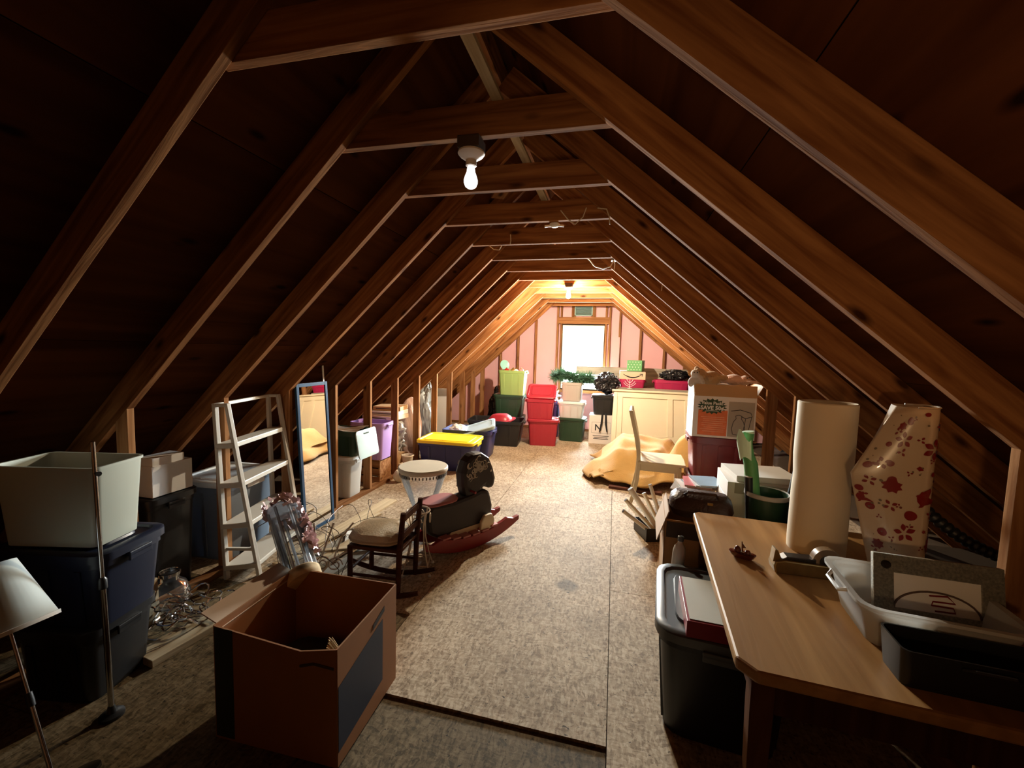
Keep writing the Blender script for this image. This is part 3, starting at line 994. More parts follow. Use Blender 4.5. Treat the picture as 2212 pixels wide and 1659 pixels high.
# drawing of a bottle-shaped air freshener in a grey field
MB().box((.15, YF, .19), (.225, .001, .34)).obj('picture_field', m_greyprint, t)
mb = MB()
prof = [(0.0, .04), (.045, .045), (.058, .10), (.045, .165), (.022, .20), (.028, .225), (.0, .235)]
pts = [(.13 + x, YF - .001, z_) for x, z_ in prof] + [(.13 - x, YF - .001, z_) for x, z_ in reversed(prof)]
mb.tube(pts, .0025, 4)
mb.tube([(.06, YF - .001, .27), (.14, YF - .001, .285), (.23, YF - .001, .26), (.245, YF - .001, .225), (.19, YF - .001, .205), (.15, YF - .001, .22)], .003, 4)
mb.tube([(.19, YF - .001, .205), (.17, YF - .001, .05)], .0025, 4)
mb.tube([(.24, YF - .001, .22), (.21, YF - .001, .04)], .0025, 4)
mb.obj('bottle_drawing', m_ink, t)
mb = MB()
random.seed(8)
for k in range(14):
    mb.box((-CW / 2 - .0045, random.uniform(-.06, .06), .06 + k * .021), (.001, random.uniform(.05, .16), .006))
mb.obj('side_print', mat('blue_grey_print', (0.2, 0.26, 0.34), rough=.6), t)
tag(MB().add(*lump((1.05, 4.62, 1.21), (.24, .19, .20), 31, .2, 2.2, 3)).obj('cloth_bundle', mat('brown_cloth', (0.22, 0.14, 0.08), rough=.95)), 'brown cloth bundle stuffed inside the big printed carton', 'cloth')

# soft toys on the carton: one continuous remeshed body each
def soft_toy(label, loc, rz, m, blobs, extra=None, name='soft_toy'):
    t = thing(name, label, 'soft toy', loc, rz)
    mb = MB()
    for c, r_ in blobs:
        mb.add(*lump(c, r_ if isinstance(r_, tuple) else (r_, r_, r_), 1, .04, 3, 3))
    o = mb.obj('plush_body', m, t, smooth=True)
    rm = o.modifiers.new('r', 'REMESH')
    rm.mode = 'VOXEL'
    rm.voxel_size = .008
    rm.use_smooth_shade = True
    sm = o.modifiers.new('s', 'SMOOTH')
    sm.iterations = 4
    for nm, mm, c, r_ in (extra or []):
        MB().add(*lump(c, (r_, r_, r_), 2, .02, 2, 2)).obj(nm, mm, t, smooth=True)
    return t
m_teddy = mat('tan_plush', (0.42, 0.27, 0.14), rough=.95, sheen=.4, bump=.5, scale=20)
m_pinkplush = mat('pale_pink_plush', (0.62, 0.42, 0.36), rough=.95, sheen=.4, bump=.5, scale=20)
soft_toy('tan teddy bear lying on its back on the printed carton', (0.94, 4.53, 1.455), R(10), m_teddy,
         [((0, 0, 0), (.10, .075, .07)), ((-.12, -.01, .03), .065), ((-.15, -.01, .09), .025), ((-.15, -.05, .075), .022), ((.08, -.06, .01), (.06, .03, .03)), ((.08, .05, .01), (.06, .03, .03)), ((-.05, -.08, .0), (.03, .05, .03))],
         [('nose', m_ink, (-.165, -.055, .04), .012), ('eye', m_ink, (-.145, -.067, .06), .007), ('eye', m_ink, (-.175, -.03, .068), .007)])
soft_toy('pale pink plush rabbit slumped beside the teddy bear', (1.15, 4.55, 1.445), R(-20), m_pinkplush,
         [((0, 0, 0), (.09, .07, .055)), ((.10, -.02, .0), .05), ((.17, -.03, -.01), (.06, .02, .016)), ((.16, -.07, -.01), (.06, .02, .016)), ((-.07, -.05, -.01), (.05, .025, .025))],
         [('eye', m_ink, (.12, -.06, .025), .006), ('eye', m_ink, (.135, -.045, .03), .006)])
soft_toy('silver and white plush toy hanging at the carton corner', (0.80, 4.46, 1.44), 0, mat('grey_plush', (0.6, 0.58, 0.58), rough=.8, bump=.4, scale=20),
         [((0, 0, 0), (.06, .05, .06)), ((-.03, -.03, .06), .04), ((-.06, -.02, -.03), (.03, .025, .05)), ((.04, -.04, -.03), (.025, .025, .045))],
         [('eye', m_ink, (-.045, -.068, .07), .006), ('eye', m_ink, (-.015, -.07, .07), .006)])

# ---- cream dining chair seen from its side, facing right
m_chair = mat('cream_chair_paint', (0.62, 0.52, 0.33), rough=0.42, var=0.04)
t = thing('dining_chair', 'cream painted wooden dining chair facing right with slatted back', 'chair', (0.28, 4.72, 0.0), R(-3))
SW = 0.44   # depth of seat along y
def sweep(pts, w, d, y):
    rings = [[(x - w / 2, y - d / 2, z_), (x + w / 2, y - d / 2, z_), (x + w / 2, y + d / 2, z_), (x - w / 2, y + d / 2, z_)] for x, z_ in pts]
    return MB().loft(rings)
back_c = [(-.05, 0), (-.012, .15), (.015, .30), (.025, .48), (.015, .62), (-.02, .80), (-.065, .98), (-.085, 1.06)]
for y in (0.0, SW):
    sweep(back_c, .042, .03, y).obj('back_leg', m_chair, t, bevel=.004)
for y in (0.012, SW - .012):
    sweep([(.455, 0), (.45, .25), (.445, .47)], .038, .034, y).obj('front_leg', m_chair, t, bevel=.004)
MB().loft([[(.02 , -.03, z_), (.50, -.04, z_), (.51, SW / 2, z_), (.50, SW + .04, z_), (.02, SW + .03, z_)] for z_ in (.485, .515)]).obj('seat', m_chair, t, bevel=.008)
for y in (.01, SW - .01):
    MB().box((.24, y, .445), (.40, .022, .075)).obj('side_apron', m_chair, t)
MB().box((.45, SW / 2, .445), (.022, SW - .06, .075)).obj('front_apron', m_chair, t)
MB().box((.02, SW / 2, .445), (.022, SW - .03, .075)).obj('back_apron', m_chair, t)
MB().box((-.075, SW / 2, 1.01), (.024, SW - .03, .10), rot=(0, R(-13), 0)).obj('crest_rail', m_chair, t, bevel=.006)
MB().box((.012, SW / 2, .63), (.022, SW - .03, .05), rot=(0, R(-8), 0)).obj('lower_rail', m_chair, t, bevel=.004)
for k in range(3):
    y = SW * (k + 1) / 4
    sweep([(.012, .65), (-.02, .80), (-.062, .965)], .014, .045, y).obj('back_slat', m_chair, t)

# ---- heap of tan carpet pad
m_pad = mat('tan_carpet_pad', (0.47, 0.27, 0.075), rough=.95, var=.12, bump=.25, scale=14, sheen=.2)
def pad_fn(u, v):
    x = -0.28 + 1.42 * u
    y = 5.30 + 1.45 * v
    n1 = mnoise.noise(Vector((x * 2.1, y * 1.6, 3.3)))
    n2 = mnoise.noise(Vector((x * 5.0, y * 3.5, 8.1)))
    env = min(1, u / .32) ** 0.8 * min(1, (1 - v) / .12 + .2) * min(1, v / .40 + .08)
    z_ = .05 + env * (.35 + .09 * n1 + .05 * n2)
    z_ += .05 * math.exp(-((x - .10) / .10) ** 2 - ((y - 5.85) / .35) ** 2)          # standing fold at the left
    z_ += .22 * math.exp(-((x - 1.05) / .22) ** 2 - ((y - 6.0) / .35) ** 2)
    z_ -= .20 * math.exp(-((x - .72 - .3 * (y - 5.8)) / .07) ** 2) * min(1, v * 3) * .6     # crease
    if v < .12:
        y += .10 * math.sin(u * 9 + .6) + .03 * math.sin(u * 23)
        z_ += .05 * max(0, math.sin(u * 10 + 1))
    if u < .1:
        x += .09 * math.sin(v * 8 + 2)
    return (x, y, max(.012, z_))
o = MB().grid(pad_fn, 64, 56).obj('carpet_pad', m_pad, None, smooth=True, fix=False)
tag(o, 'crumpled tan carpet pad heaped on the floor behind the cream chair', 'carpet pad')
sm = o.modifiers.new('thick', 'SOLIDIFY')
sm.thickness = .012
sm.offset = -1
beam_o = thing('dark_board', 'dark reddish board lying under the edge of the carpet pad', 'board', (0.30, 5.26, 0.0), R(-7))
beam('plank', (-.30, 0, .015), (.32, 0, .015), .09, .03, mat('dark_red_board', (0.10, 0.025, 0.012), rough=.6), beam_o)

# ---- magazines, boxes and papers between chair and desk
m_pages = mat('page_edges', (0.66, 0.62, 0.54), rough=.85)
covers = [mat('cover_' + n, c, rough=.35) for n, c in (('white', (.72, .72, .72)), ('blue', (.30, .42, .55)), ('red', (.50, .03, .03)), ('dark', (.05, .045, .045)), ('cream', (.66, .58, .42)), ('grey', (.38, .37, .36)))]
def open_box(t, w, d, h, m, flaps=True, th=.007):
    mb = MB()
    mb.box((0, 0, th / 2), (w, d, th))
    for c, s in (((0, -d / 2 + th / 2, h / 2), (w, th, h)), ((0, d / 2 - th / 2, h / 2), (w, th, h)), ((-w / 2 + th / 2, 0, h / 2), (th, d, h)), ((w / 2 - th / 2, 0, h / 2), (th, d, h))):
        mb.box(c, s)
    return mb.obj('carton_body', m, t)
t = thing('carton', 'brown carton holding up the slipping pile of magazines', 'box', (0.80, 3.88, 0.0), R(-6))
MB().box((0, 0, .26), (.46, .42, .52)).obj('carton_body', m_kraft, t, bevel=.003)
MB().box((0, 0, .5215), (.05, .42, .002)).obj('tape', mat('brown_tape', (.35, .2, .08), rough=.3), t)
random.seed(21)
zz = .5225
pos = ['at the bottom', 'second from the bottom', 'third from the bottom', 'fourth from the bottom', 'fifth from the bottom', 'fourth from the top', 'third from the top', 'second from the top', 'on top']
colname = ['white', 'pale blue', 'red', 'dark', 'cream', 'grey']
order = [5, 4, 3, 0, 1, 4, 2, 0, 1]
for k in range(9):
    th = random.uniform(.008, .016)
    ci = order[k]
    t = thing('magazine', f'{colname[ci]} magazine {pos[k]} of the slipping pile', 'magazine', (0.70 + .012 * k - .05 * (k % 3 == 0), 3.86 - .018 * k, zz), R(-16 + 7 * k % 31), 'magazines in the slipping pile')
    MB().box((0, 0, th / 2), (.205, .27, th - .002)).obj('pages', m_pages, t)
    MB().box((0, 0, th - .0008), (.212, .28, .0014)).box((0, 0, .0008), (.212, .28, .0014)).box((-.1055, 0, th / 2), (.0014, .28, th)).obj('cover', covers[ci], t)
    zz += th + .0006
# white boxes
t = thing('carton', 'plain white carton at the bottom of the white stack', 'box', (1.07, 3.42, 0.0), R(-3))
MB().box((0, 0, .22), (.46, .42, .44)).obj('carton_body', m_carton_w, t, bevel=.003)
t = thing('carton', 'white carton with a drawing on its side, upper of two', 'box', (1.06, 3.42, 0.441), R(-3))
MB().box((0, 0, .17), (.45, .41, .34)).obj('carton_body', m_carton_w, t, bevel=.003)
mb = MB()
for a, b_ in (((-.12, .05), (.12, .05)), ((.12, .05), (.12, .22)), ((.12, .22), (-.12, .22)), ((-.12, .22), (-.12, .05)), ((-.12, .12), (.12, .17))):
    mb.tube([(-.2258, a[0], a[1]), (-.2258, b_[0], b_[1])], .003, 4)
mb.obj('side_drawing', m_ink, t)
MB().box((.02, -.206, .30), (.40, .003, .075)).obj('lid_flap', m_greyprint, t)
t = thing('flat_box', 'flat white box lying on the white cartons', 'box', (1.09, 3.45, 0.782), R(4))
MB().box((0, 0, .02), (.43, .36, .04)).obj('box_body', m_paper, t, bevel=.002)
# tall green bin with rolls
t = thing('waste_bin', 'tall dark green waste bin full of paper rolls', 'bin', (0.97, 2.90, 0.0))
MB().lathe([(.085, 0), (.118, .80), (.125, .805), (.125, .825), (.112, .825), (.110, .80), (.080, .02)], 28).obj('bin_body', p_dkgreen, t, smooth=True)
MB().lathe([(.122, .80), (.128, .805), (.128, .828), (.12, .83), (.114, .826)], 28, cap0=False, cap1=False).obj('rim', p_grey, t, smooth=True)
m_greenpaper = mat('green_wrapping_paper', (0.10, 0.32, 0.10), rough=.45, var=.2)
m_greenback = mat('pale_green_paper', (0.62, 0.78, 0.58), rough=.6)
t = thing('paper_roll', 'green wrapping paper roll with a torn pale top in the bin', 'paper roll', (0.955, 2.89, 0.30), rot=(R(-2), R(-7), 0))
MB().tube([(0, 0, 0), (0, 0, .70), (-.012, 0, .76), (-.02, .0, .84), (.0, 0, .90)], [.040, .040, .034, .038, .034], 14).obj('roll', m_greenpaper, t, smooth=True)
MB().grid(lambda u, v: (-.02 + .036 * math.cos(2.4 + 2.6 * u) * (1.15 + .3 * v), -.004 + .038 * math.sin(2.4 + 2.6 * u) * (1.1 + .5 * v) - .004, .74 + .15 * v * (1 - .25 * math.sin(9 * u)) - .015 * math.sin(7 * u)), 10, 6).obj('torn_flap', m_greenback, t, fix=False)
MB().lathe([(.033, .895), (.033, .91), (.024, .91)], 14, c=(0, 0, 0)).obj('roll_end', m_greenback, t)
for lab, dx, dy, h_, tx in (('black paper roll at the left in the green bin', -.065, -.01, .92, -5), ('black paper roll leaning to the right in the green bin', .06, .01, .98, 8)):
    t = thing('paper_roll', lab, 'paper roll', (.97 + dx * .6, 2.90 + dy, .06), rot=(0, R(tx), 0))
    MB().tube([(0, 0, 0), (0, 0, h_ - .06)], .026, 12).obj('roll', p_black, t, smooth=True)
    MB().lathe([(.024, h_ - .061), (.024, h_ - .055), (.008, h_ - .054)], 12).obj('roll_end', m_greyprint, t)

# dark cartons near the desk end
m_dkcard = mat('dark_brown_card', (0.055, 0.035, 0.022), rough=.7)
t = thing('carton', 'open brown carton with a white bottle, behind the slate tote', 'box', (0.56, 2.87, 0.0), R(-4))
open_box(t, .40, .40, .66, m_kraft)
MB().box((-.21, 0, .61), (.006, .38, .20), rot=(0, R(18), 0)).obj('flap', m_kraft_pale, t)
MB().box((0, -.203, .60), (.38, .006, .10), rot=(R(4), 0, 0)).obj('flap', m_dkcard, t)
t = thing('bottle', 'white plastic bottle leaning in front of the brown carton', 'bottle', (0.405, 2.53, 0.382), rot=(R(-3), R(4), 0))
MB().lathe([(.028, 0), (.036, .01), (.036, .15), (.03, .18), (.014, .20), (.014, .215)], 16).obj('bottle_body', p_white, t, smooth=True)
MB().lathe([(.017, .213), (.017, .238), (.012, .242)], 14).obj('cap', p_slate, t, smooth=True)
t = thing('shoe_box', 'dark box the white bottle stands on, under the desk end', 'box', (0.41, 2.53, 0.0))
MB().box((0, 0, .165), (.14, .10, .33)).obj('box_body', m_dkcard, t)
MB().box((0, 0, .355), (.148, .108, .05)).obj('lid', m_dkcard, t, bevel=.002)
m_leather = mat('dark_brown_leather', (0.045, 0.018, 0.010), rough=.4, bump=.3, scale=9)
t = thing('leather_bag', 'dark brown leather bag sagging on the open brown carton', 'bag', (0.58, 2.88, 0.66), R(-8))
MB().loft([rrect(.34, .28, .08, .0), rrect(.38, .31, .09, .045), rrect(.36, .25, .08, .095), rrect(.30, .10, .04, .13)]).obj('bag_body', m_leather, t, smooth=True)
MB().tube([(-.10, -.06, .12), (-.08, -.10, .15), (.08, -.10, .155), (.10, -.06, .12)], .009, 7).obj('handle', m_leather, t)
MB().box((0.05, -.122, .095), (.03, .01, .02)).obj('buckle', mat('brass', (.6, .42, .16), rough=.3, metal=1.0), t)
t = thing('carton', 'brown carton with black boxes on top by the chair foot', 'box', (0.58, 3.36, 0.0), R(-5))
MB().box((0, 0, .27), (.34, .34, .54)).obj('carton_body', m_kraft, t, bevel=.003)
t = thing('black_box', 'small black lidded box on the brown carton by the chair', 'box', (0.565, 3.30, .541), R(-14))
MB().box((0, 0, .035), (.19, .15, .07)).obj('box_body', p_black, t, bevel=.002)
MB().box((0, 0, .082), (.196, .156, .028)).obj('lid', mat('charcoal_card', (.055, .042, .038), rough=.6), t, bevel=.002)
# rolled papers sticking out to the left
t = thing('file_crate', 'low black crate holding rolled papers near the chair leg', 'crate', (0.40, 3.99, 0.0), R(20))
open_box(t, .22, .28, .12, p_black)
random.seed(17)
plab = ['long white paper roll, leftmost in the black crate', 'yellowish paper roll second in the black crate', 'thick white paper roll in the middle of the crate', 'cream paper roll at the back of the crate', 'thin paper roll at the right of the black crate']
for k in range(5):
    t = thing('paper_roll', plab[k], 'paper roll', (.44 + .022 * k, 3.90 + .03 * k, .03), rot=(R(14 - 6 * k), R(-52 + 8 * k), 0), group='rolled papers in the black crate')
    r_ = .018 + .008 * (k == 2)
    MB().tube([(0, 0, 0), (0, 0, .40 + .05 * (k % 3))], r_, 10).obj('roll', [m_paper, covers[4]][k % 2], t, smooth=True)
    MB().lathe([(r_ * .96, .401 + .05 * (k % 3)), (r_ * .4, .402 + .05 * (k % 3))], 10).obj('roll_end', m_dkcard, t)

# ---- slate-lidded tote with a red box, under the desk edge
tote('black tote with a slate grey lid, partly under the desk', 0.53, 2.10, 0.0, R(84), 0.62, 0.53, 0.50, p_black, p_slate, taper=.84, r=.08)
t = thing('gift_box', 'flat red box with a cream top lying on the slate lid', 'box', (0.47, 1.97, 0.505), R(-3))
MB().box((0, 0, .035), (.24, .37, .07)).obj('box_body', mat('crimson_card', (.30, .012, .03), rough=.4), t, bevel=.002)
MB().box((.004, .004, .0715), (.225, .35, .003)).obj('top_sheet', mat('cream_sheet', (.50, .46, .37), rough=.6), t)

# ---- wooden desk
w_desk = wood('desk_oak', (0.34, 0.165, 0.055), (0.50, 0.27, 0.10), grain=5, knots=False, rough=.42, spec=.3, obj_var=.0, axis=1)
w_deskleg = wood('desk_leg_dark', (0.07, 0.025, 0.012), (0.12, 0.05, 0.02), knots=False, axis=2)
DRZ = R(-3.9)
desk = thing('desk', 'wooden desk with rounded edge and cluttered top, right foreground', 'desk', (0.40, 1.31, 0.0), DRZ)
DW, DL = 0.84, 1.32
poly = [(.05, 0), (DW, 0), (DW, DL), (.03, DL), (0, DL - .03), (0, .05)]
MB().prism(poly, .04, 'z', off=.73).obj('desk_top', w_desk, desk, bevel=.009)
for y in (.05, DL - .05):
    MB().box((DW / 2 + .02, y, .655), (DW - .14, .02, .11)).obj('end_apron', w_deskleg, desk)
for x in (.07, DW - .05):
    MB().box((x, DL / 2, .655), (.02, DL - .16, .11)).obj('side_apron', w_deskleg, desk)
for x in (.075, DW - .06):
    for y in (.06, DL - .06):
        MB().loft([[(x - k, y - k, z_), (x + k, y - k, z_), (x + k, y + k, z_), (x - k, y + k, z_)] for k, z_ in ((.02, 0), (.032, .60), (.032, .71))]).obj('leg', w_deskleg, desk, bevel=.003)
def on_desk(lx, ly, z_=0.7505):
    c, s = math.cos(DRZ), math.sin(DRZ)
    return (0.40 + lx * c - ly * s, 1.31 + lx * s + ly * c, z_)
ZD = .7505

# tin, white roll, patterned roll
t = thing('tin_box', 'dark blue printed tin on the far corner of the desk', 'tin', (1.07, 2.49, ZD), R(-4))
MB().loft([rrect(.19, .15, .02, 0), rrect(.19, .15, .02, .08)]).obj('tin_body', mat('dark_tin', (.02, .028, .04), rough=.25, metal=.4), t, smooth=True)
MB().loft([rrect(.195, .155, .022, .075), rrect(.195, .155, .022, .10), rrect(.18, .14, .02, .106)]).obj('tin_lid', mat('tin_lid_blue', (.05, .075, .11), rough=.25, metal=.4), t, smooth=True)
mb = MB()
random.seed(2)
for k in range(10):
    mb.lathe([(.014, 0), (.014, .001)], 8, mtx=Matrix.Translation((-.075 + .017 * k, -.0755, .02 + .03 * (k % 2) + .008 * (k % 3))) @ Matrix.Rotation(R(90), 4, 'X'))
mb.obj('printed_pattern', mat('tin_print', (.18, .17, .15), rough=.4), t)
m_roll = mat('cream_roll_paper', (0.74, 0.60, 0.42), rough=.75, var=.03)
t = thing('paper_roll', 'large cream white paper roll standing upright on the desk', 'paper roll', (0.985, 2.27, ZD))
prof = [(.118, 0), (.119, .05), (.117, .30), (.113, .36), (.119, .46), (.118, .715), (.112, .72), (.105, .715), (.10, .60)]
MB().lathe(prof, 40, cap1=False).obj('roll', m_roll, t, smooth=True)
MB().lathe([(.106, .60), (.106, .702), (.02, .702), (.02, .6)], 24).obj('core_end', mat('roll_end_grey', (.38, .30, .22), rough=.9), t)
# clear tub and pale box behind the roll
tote('clear plastic bin on the dark carton behind the cream roll', 1.205, 2.80, .86, 0, .17, .17, .54, p_film, None, name='storage_bin', handles=False, ribs=False)
t = thing('carton', 'dark carton supporting the clear bin beside the green bin', 'box', (1.215, 2.82, 0.0))
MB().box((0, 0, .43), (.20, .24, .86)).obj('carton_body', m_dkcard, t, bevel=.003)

# patterned wrapping paper: a stiff sheet rolled at the right and folded to a point at the left
m_wrap = mat('patterned_paper_cream', (0.55, 0.42, 0.30), rough=.28, var=.04, coat=.3)
m_wrapred = mat('pattern_red', (0.20, 0.008, 0.008), rough=.35)
WH = .745
def wrap_pt(s, h):
    """s 0 (left fold) .. 1 (right, behind), h 0..1 up the sheet"""
    keys = ((0, -.02), (.62, -.135), (1.0, -.0))
    if h < .62:
        lx = keys[0][1] + (keys[1][1] - keys[0][1]) * (h / .62)
    else:
        lx = keys[1][1] + (keys[2][1] - keys[1][1]) * ((h - .62) / .38)
    cxr, rr = .068, .072
    if s < .45:
        k = s / .45
        p0 = Vector((lx, -.01, h * WH))
        p1 = Vector((cxr - rr * .25, -rr * .97, h * WH))
        q = p0.lerp(p1, k)
        q.y -= .012 * math.sin(math.pi * k)
        return q
    a = math.pi * 1.42 + (s - .45) / .55 * math.pi * 1.05
    return Vector((cxr + rr * math.cos(a), rr * math.sin(a), h * WH))
wrap = thing('wrapping_paper', 'cream wrapping paper with dark red flowers and animals, half unrolled', 'wrapping paper', (1.085, 1.97, ZD), R(0))
o = MB().grid(lambda u, v: wrap_pt(u, v), 40, 16).obj('sheet', m_wrap, wrap, smooth=True, fix=False)
md = o.modifiers.new('thick', 'SOLIDIFY'); md.thickness = .002; md.offset = -1
def back_pt(u, v):
    p, q = wrap_pt(0, v), wrap_pt(1, v)
    r_ = p.lerp(q, u)
    r_.y += .055 * math.sin(math.pi * u)
    return r_
MB().grid(back_pt, 12, 12).obj('back_sheet', m_wrap, wrap, smooth=True, fix=False)
MB().tube([wrap_pt(s / 24, 1.0) + Vector((0, 0, .002)) for s in range(9, 25)], .004, 5).obj('rolled_edge', m_wrap, wrap, smooth=True)
# printed motifs laid on the sheet in sheet coordinates
def decal(mb, outline, cu, ch, size):
    mx = sum(x for x, _ in outline) / len(outline)
    mz = sum(z_ for _, z_ in outline) / len(outline)
    n = len(outline)
    def on_sheet(x, z_):
        s = min(.99, max(.01, cu + x * size / .36))
        h = min(.985, max(.01, ch + z_ * size / WH))
        e = .004
        tu = wrap_pt(min(1, s + e), h) - wrap_pt(max(0, s - e), h)
        tv = wrap_pt(s, min(1, h + e)) - wrap_pt(s, max(0, h - e))
        return wrap_pt(s, h) + tu.cross(tv).normalized() * .0034
    pts = []
    for k in (1.0, .66, .33):
        pts += [on_sheet(mx + (x - mx) * k, mz + (z_ - mz) * k) for x, z_ in outline]
    pts.append(on_sheet(mx, mz))
    fs = [(r * n + k, r * n + (k + 1) % n, (r + 1) * n + (k + 1) % n, (r + 1) * n + k) for r in (0, 1) for k in range(n)]
    fs += [(2 * n + k, 2 * n + (k + 1) % n, 3 * n) for k in range(n)]
    mb.add(pts, fs)
def disc_o(r_=1.0, n=14, cx=0, cz=0, ex=1.0):
    return [(cx + r_ * math.cos(2 * math.pi * k / n) * ex, cz + r_ * math.sin(2 * math.pi * k / n)) for k in range(n)]
def leaf_o(a, r0, r1, w=.3):
    d_, p_ = (math.cos(a), math.sin(a)), (-math.sin(a), math.cos(a))
    out = []
    for k in range(10):
        tt = k / 9
        out.append((d_[0] * (r0 + (r1 - r0) * tt) + p_[0] * w * math.sin(math.pi * tt), d_[1] * (r0 + (r1 - r0) * tt) + p_[1] * w * math.sin(math.pi * tt)))
    for k in range(8, 0, -1):
        tt = k / 9
        out.append((d_[0] * (r0 + (r1 - r0) * tt) - p_[0] * w * math.sin(math.pi * tt), d_[1] * (r0 + (r1 - r0) * tt) - p_[1] * w * math.sin(math.pi * tt)))
    return out
def star_o(n, r0, r1):
    return [((r1 if k % 2 else r0) * math.cos(math.pi * k / n), (r1 if k % 2 else r0) * math.sin(math.pi * k / n)) for k in range(2 * n)]
squirrel = [(-.95, -.3), (-1.0, .1), (-.8, .5), (-.45, .75), (-.05, .95), (.05, .7), (-.2, .45), (-.3, .2), (.0, .0), (.45, -.15), (.95, -.5), (.6, -.55), (.2, -.5), (-.2, -.55), (-.45, -.6), (-.6, -.8), (-.85, -.85), (-.75, -.6)]
VIS = .80        # share of the sheet turned towards the desk
mb = MB()
for cu, ch, r_ in ((.38, .93, .016), (.85, .90, .015), (.10, .68, .013), (.36, .62, .012), (.55, .44, .019), (.92, .42, .016), (.14, .46, .014), (.45, .21, .014), (.62, .97, .008), (.97, .64, .014), (.06, .55, .012), (.96, .20, .014), (.20, .80, .010), (.30, .70, .011), (.75, .66, .009), (.24, .33, .016)):
    decal(mb, disc_o(1.0), cu * VIS, ch, r_)
for cu, ch, r_, n in ((.74, .79, .042, 6), (.36, .83, .034, 5), (.50, .345, .037, 5), (.22, .70, .026, 4), (.97, .76, .030, 5), (.16, .60, .022, 4), (.34, .48, .024, 4), (.97, .33, .026, 4)):
    for k in range(n):
        decal(mb, leaf_o(.5 + 2 * math.pi * k / n, .22, 1.0, .24), cu * VIS, ch, r_)
for cu, ch, r_, n in ((.86, .28, .040, 9), (.36, .585, .030, 8), (.42, .10, .030, 7), (.66, .20, .010, 5), (.60, .69, .010, 5), (.70, .36, .008, 5), (.28, .90, .018, 6), (.18, .26, .022, 7)):
    decal(mb, star_o(n, .72, 1.0), cu * VIS, ch, r_)
for cu, ch, r_ in ((.74, .535, .042), (.80, .085, .042), (.10, .50, .024), (.18, .15, .028)):
    decal(mb, squirrel, cu * VIS, ch, r_)
random.seed(40)
for k in range(26):
    cu, ch, r_ = .06 + .88 * ((k * .618) % 1), .04 + .92 * (k + .5) / 26, random.uniform(.010, .018)
    for i in range(3):
        decal(mb, leaf_o(k + 2.1 * i, .15, 1.0, .26), cu * VIS, ch, r_)
tag(mb.obj('printed_motifs', m_wrapred, wrap, fix=False), kind='stuff')
mb = MB()
random.seed(77)
for k in range(70):
    decal(mb, disc_o(1, 6) if k % 2 else leaf_o(random.uniform(0, 6), 0, 1.8, .4), random.uniform(.04, .85), random.uniform(.03, .97), random.uniform(.003, .0055))
tag(mb.obj('printed_flecks', mat('pattern_grey_brown', (0.16, 0.11, 0.07), rough=.4), wrap, fix=False), kind='stuff')

# little brown trinket
m_trink = mat('brown_glaze', (0.11, 0.022, 0.012), rough=.12, coat=.6)
t = thing('figurine', 'small glossy brown boat figurine on the middle of the desk', 'figurine', (0.61, 2.07, ZD), R(-25))
MB().loft([rrect(.07, .03, .014, 0), rrect(.10, .045, .02, .012), rrect(.112, .05, .022, .024), rrect(.10, .04, .018, .026)]).obj('hull', m_trink, t, smooth=True)
MB().lathe([(.013, .022), (.015, .034), (.011, .045), (.004, .05)], 12, c=(-.02, 0, 0)).obj('cabin', m_trink, t, smooth=True)
MB().lathe([(.012, .022), (.013, .032), (.008, .04)], 12, c=(.022, 0, 0)).obj('bollard', m_trink, t, smooth=True)
MB().tube([(0, 0, .03), (-.004, 0, .075)], [.004, .0025], 6).obj('mast', m_trink, t)
MB().prism([(-.004, .072), (.014, .05), (-.003, .045)], .003, 'y').obj('pennant', m_trink, t)

# old brass tape dispenser
m_brass = mat('tarnished_brass', (0.26, 0.17, 0.065), rough=.30, metal=.75, var=.45, scale=22)
m_dkmetal = mat('dark_metal', (.03, .022, .016), rough=.35, metal=.6)
t = thing('tape_dispenser', 'heavy tarnished brass tape dispenser with a tape roll on the desk', 'tape dispenser', (0.845, 1.995, ZD), R(0))
body = [(-.135, .0), (.12, .0), (.135, .02), (.13, .05), (.06, .058), (-.10, .06), (-.135, .052), (-.142, .03)]
MB().prism(body, .075, 'y').obj('dispenser_body', m_brass, t, bevel=.006)
MB().prism([(-.11, .058), (.02, .058), (.02, .075), (-.09, .072)], .05, 'y').obj('top_plate', m_dkmetal, t, bevel=.003)
MB().prism([(-.142, .045), (-.128, .045), (-.112, .065), (-.125, .095), (-.136, .10)], .045, 'y').obj('cutter', m_brass, t, bevel=.002)
rt = MB().lathe([(.028, -.018), (.056, -.018), (.056, .018), (.028, .018), (.028, -.018)], 32, cap0=False, cap1=False, mtx=Matrix.Translation((.065, 0, .066)) @ Matrix.Rotation(R(90), 4, 'X')).obj('tape_roll', mat('tape_brown', (.24, .15, .08), rough=.25, coat=.4), t, smooth=True)
MB().lathe([(.012, -.026), (.03, -.022), (.03, .022), (.012, .026)], 20, mtx=Matrix.Translation((.065, 0, .066)) @ Matrix.Rotation(R(90), 4, 'X')).obj('hub', m_dkmetal, t, smooth=True)
t = thing('stapler', 'dark stapler lying behind the brass tape dispenser', 'stapler', (1.06, 2.03, ZD), R(-12))
MB().prism([(-.09, 0), (.09, 0), (.09, .012), (-.09, .012)], .036, 'y').obj('base', m_dkmetal, t, bevel=.003)
MB().prism([(-.085, .022), (.085, .014), (.09, .04), (-.08, .05)], .03, 'y').obj('arm', m_dkmetal, t, bevel=.006)

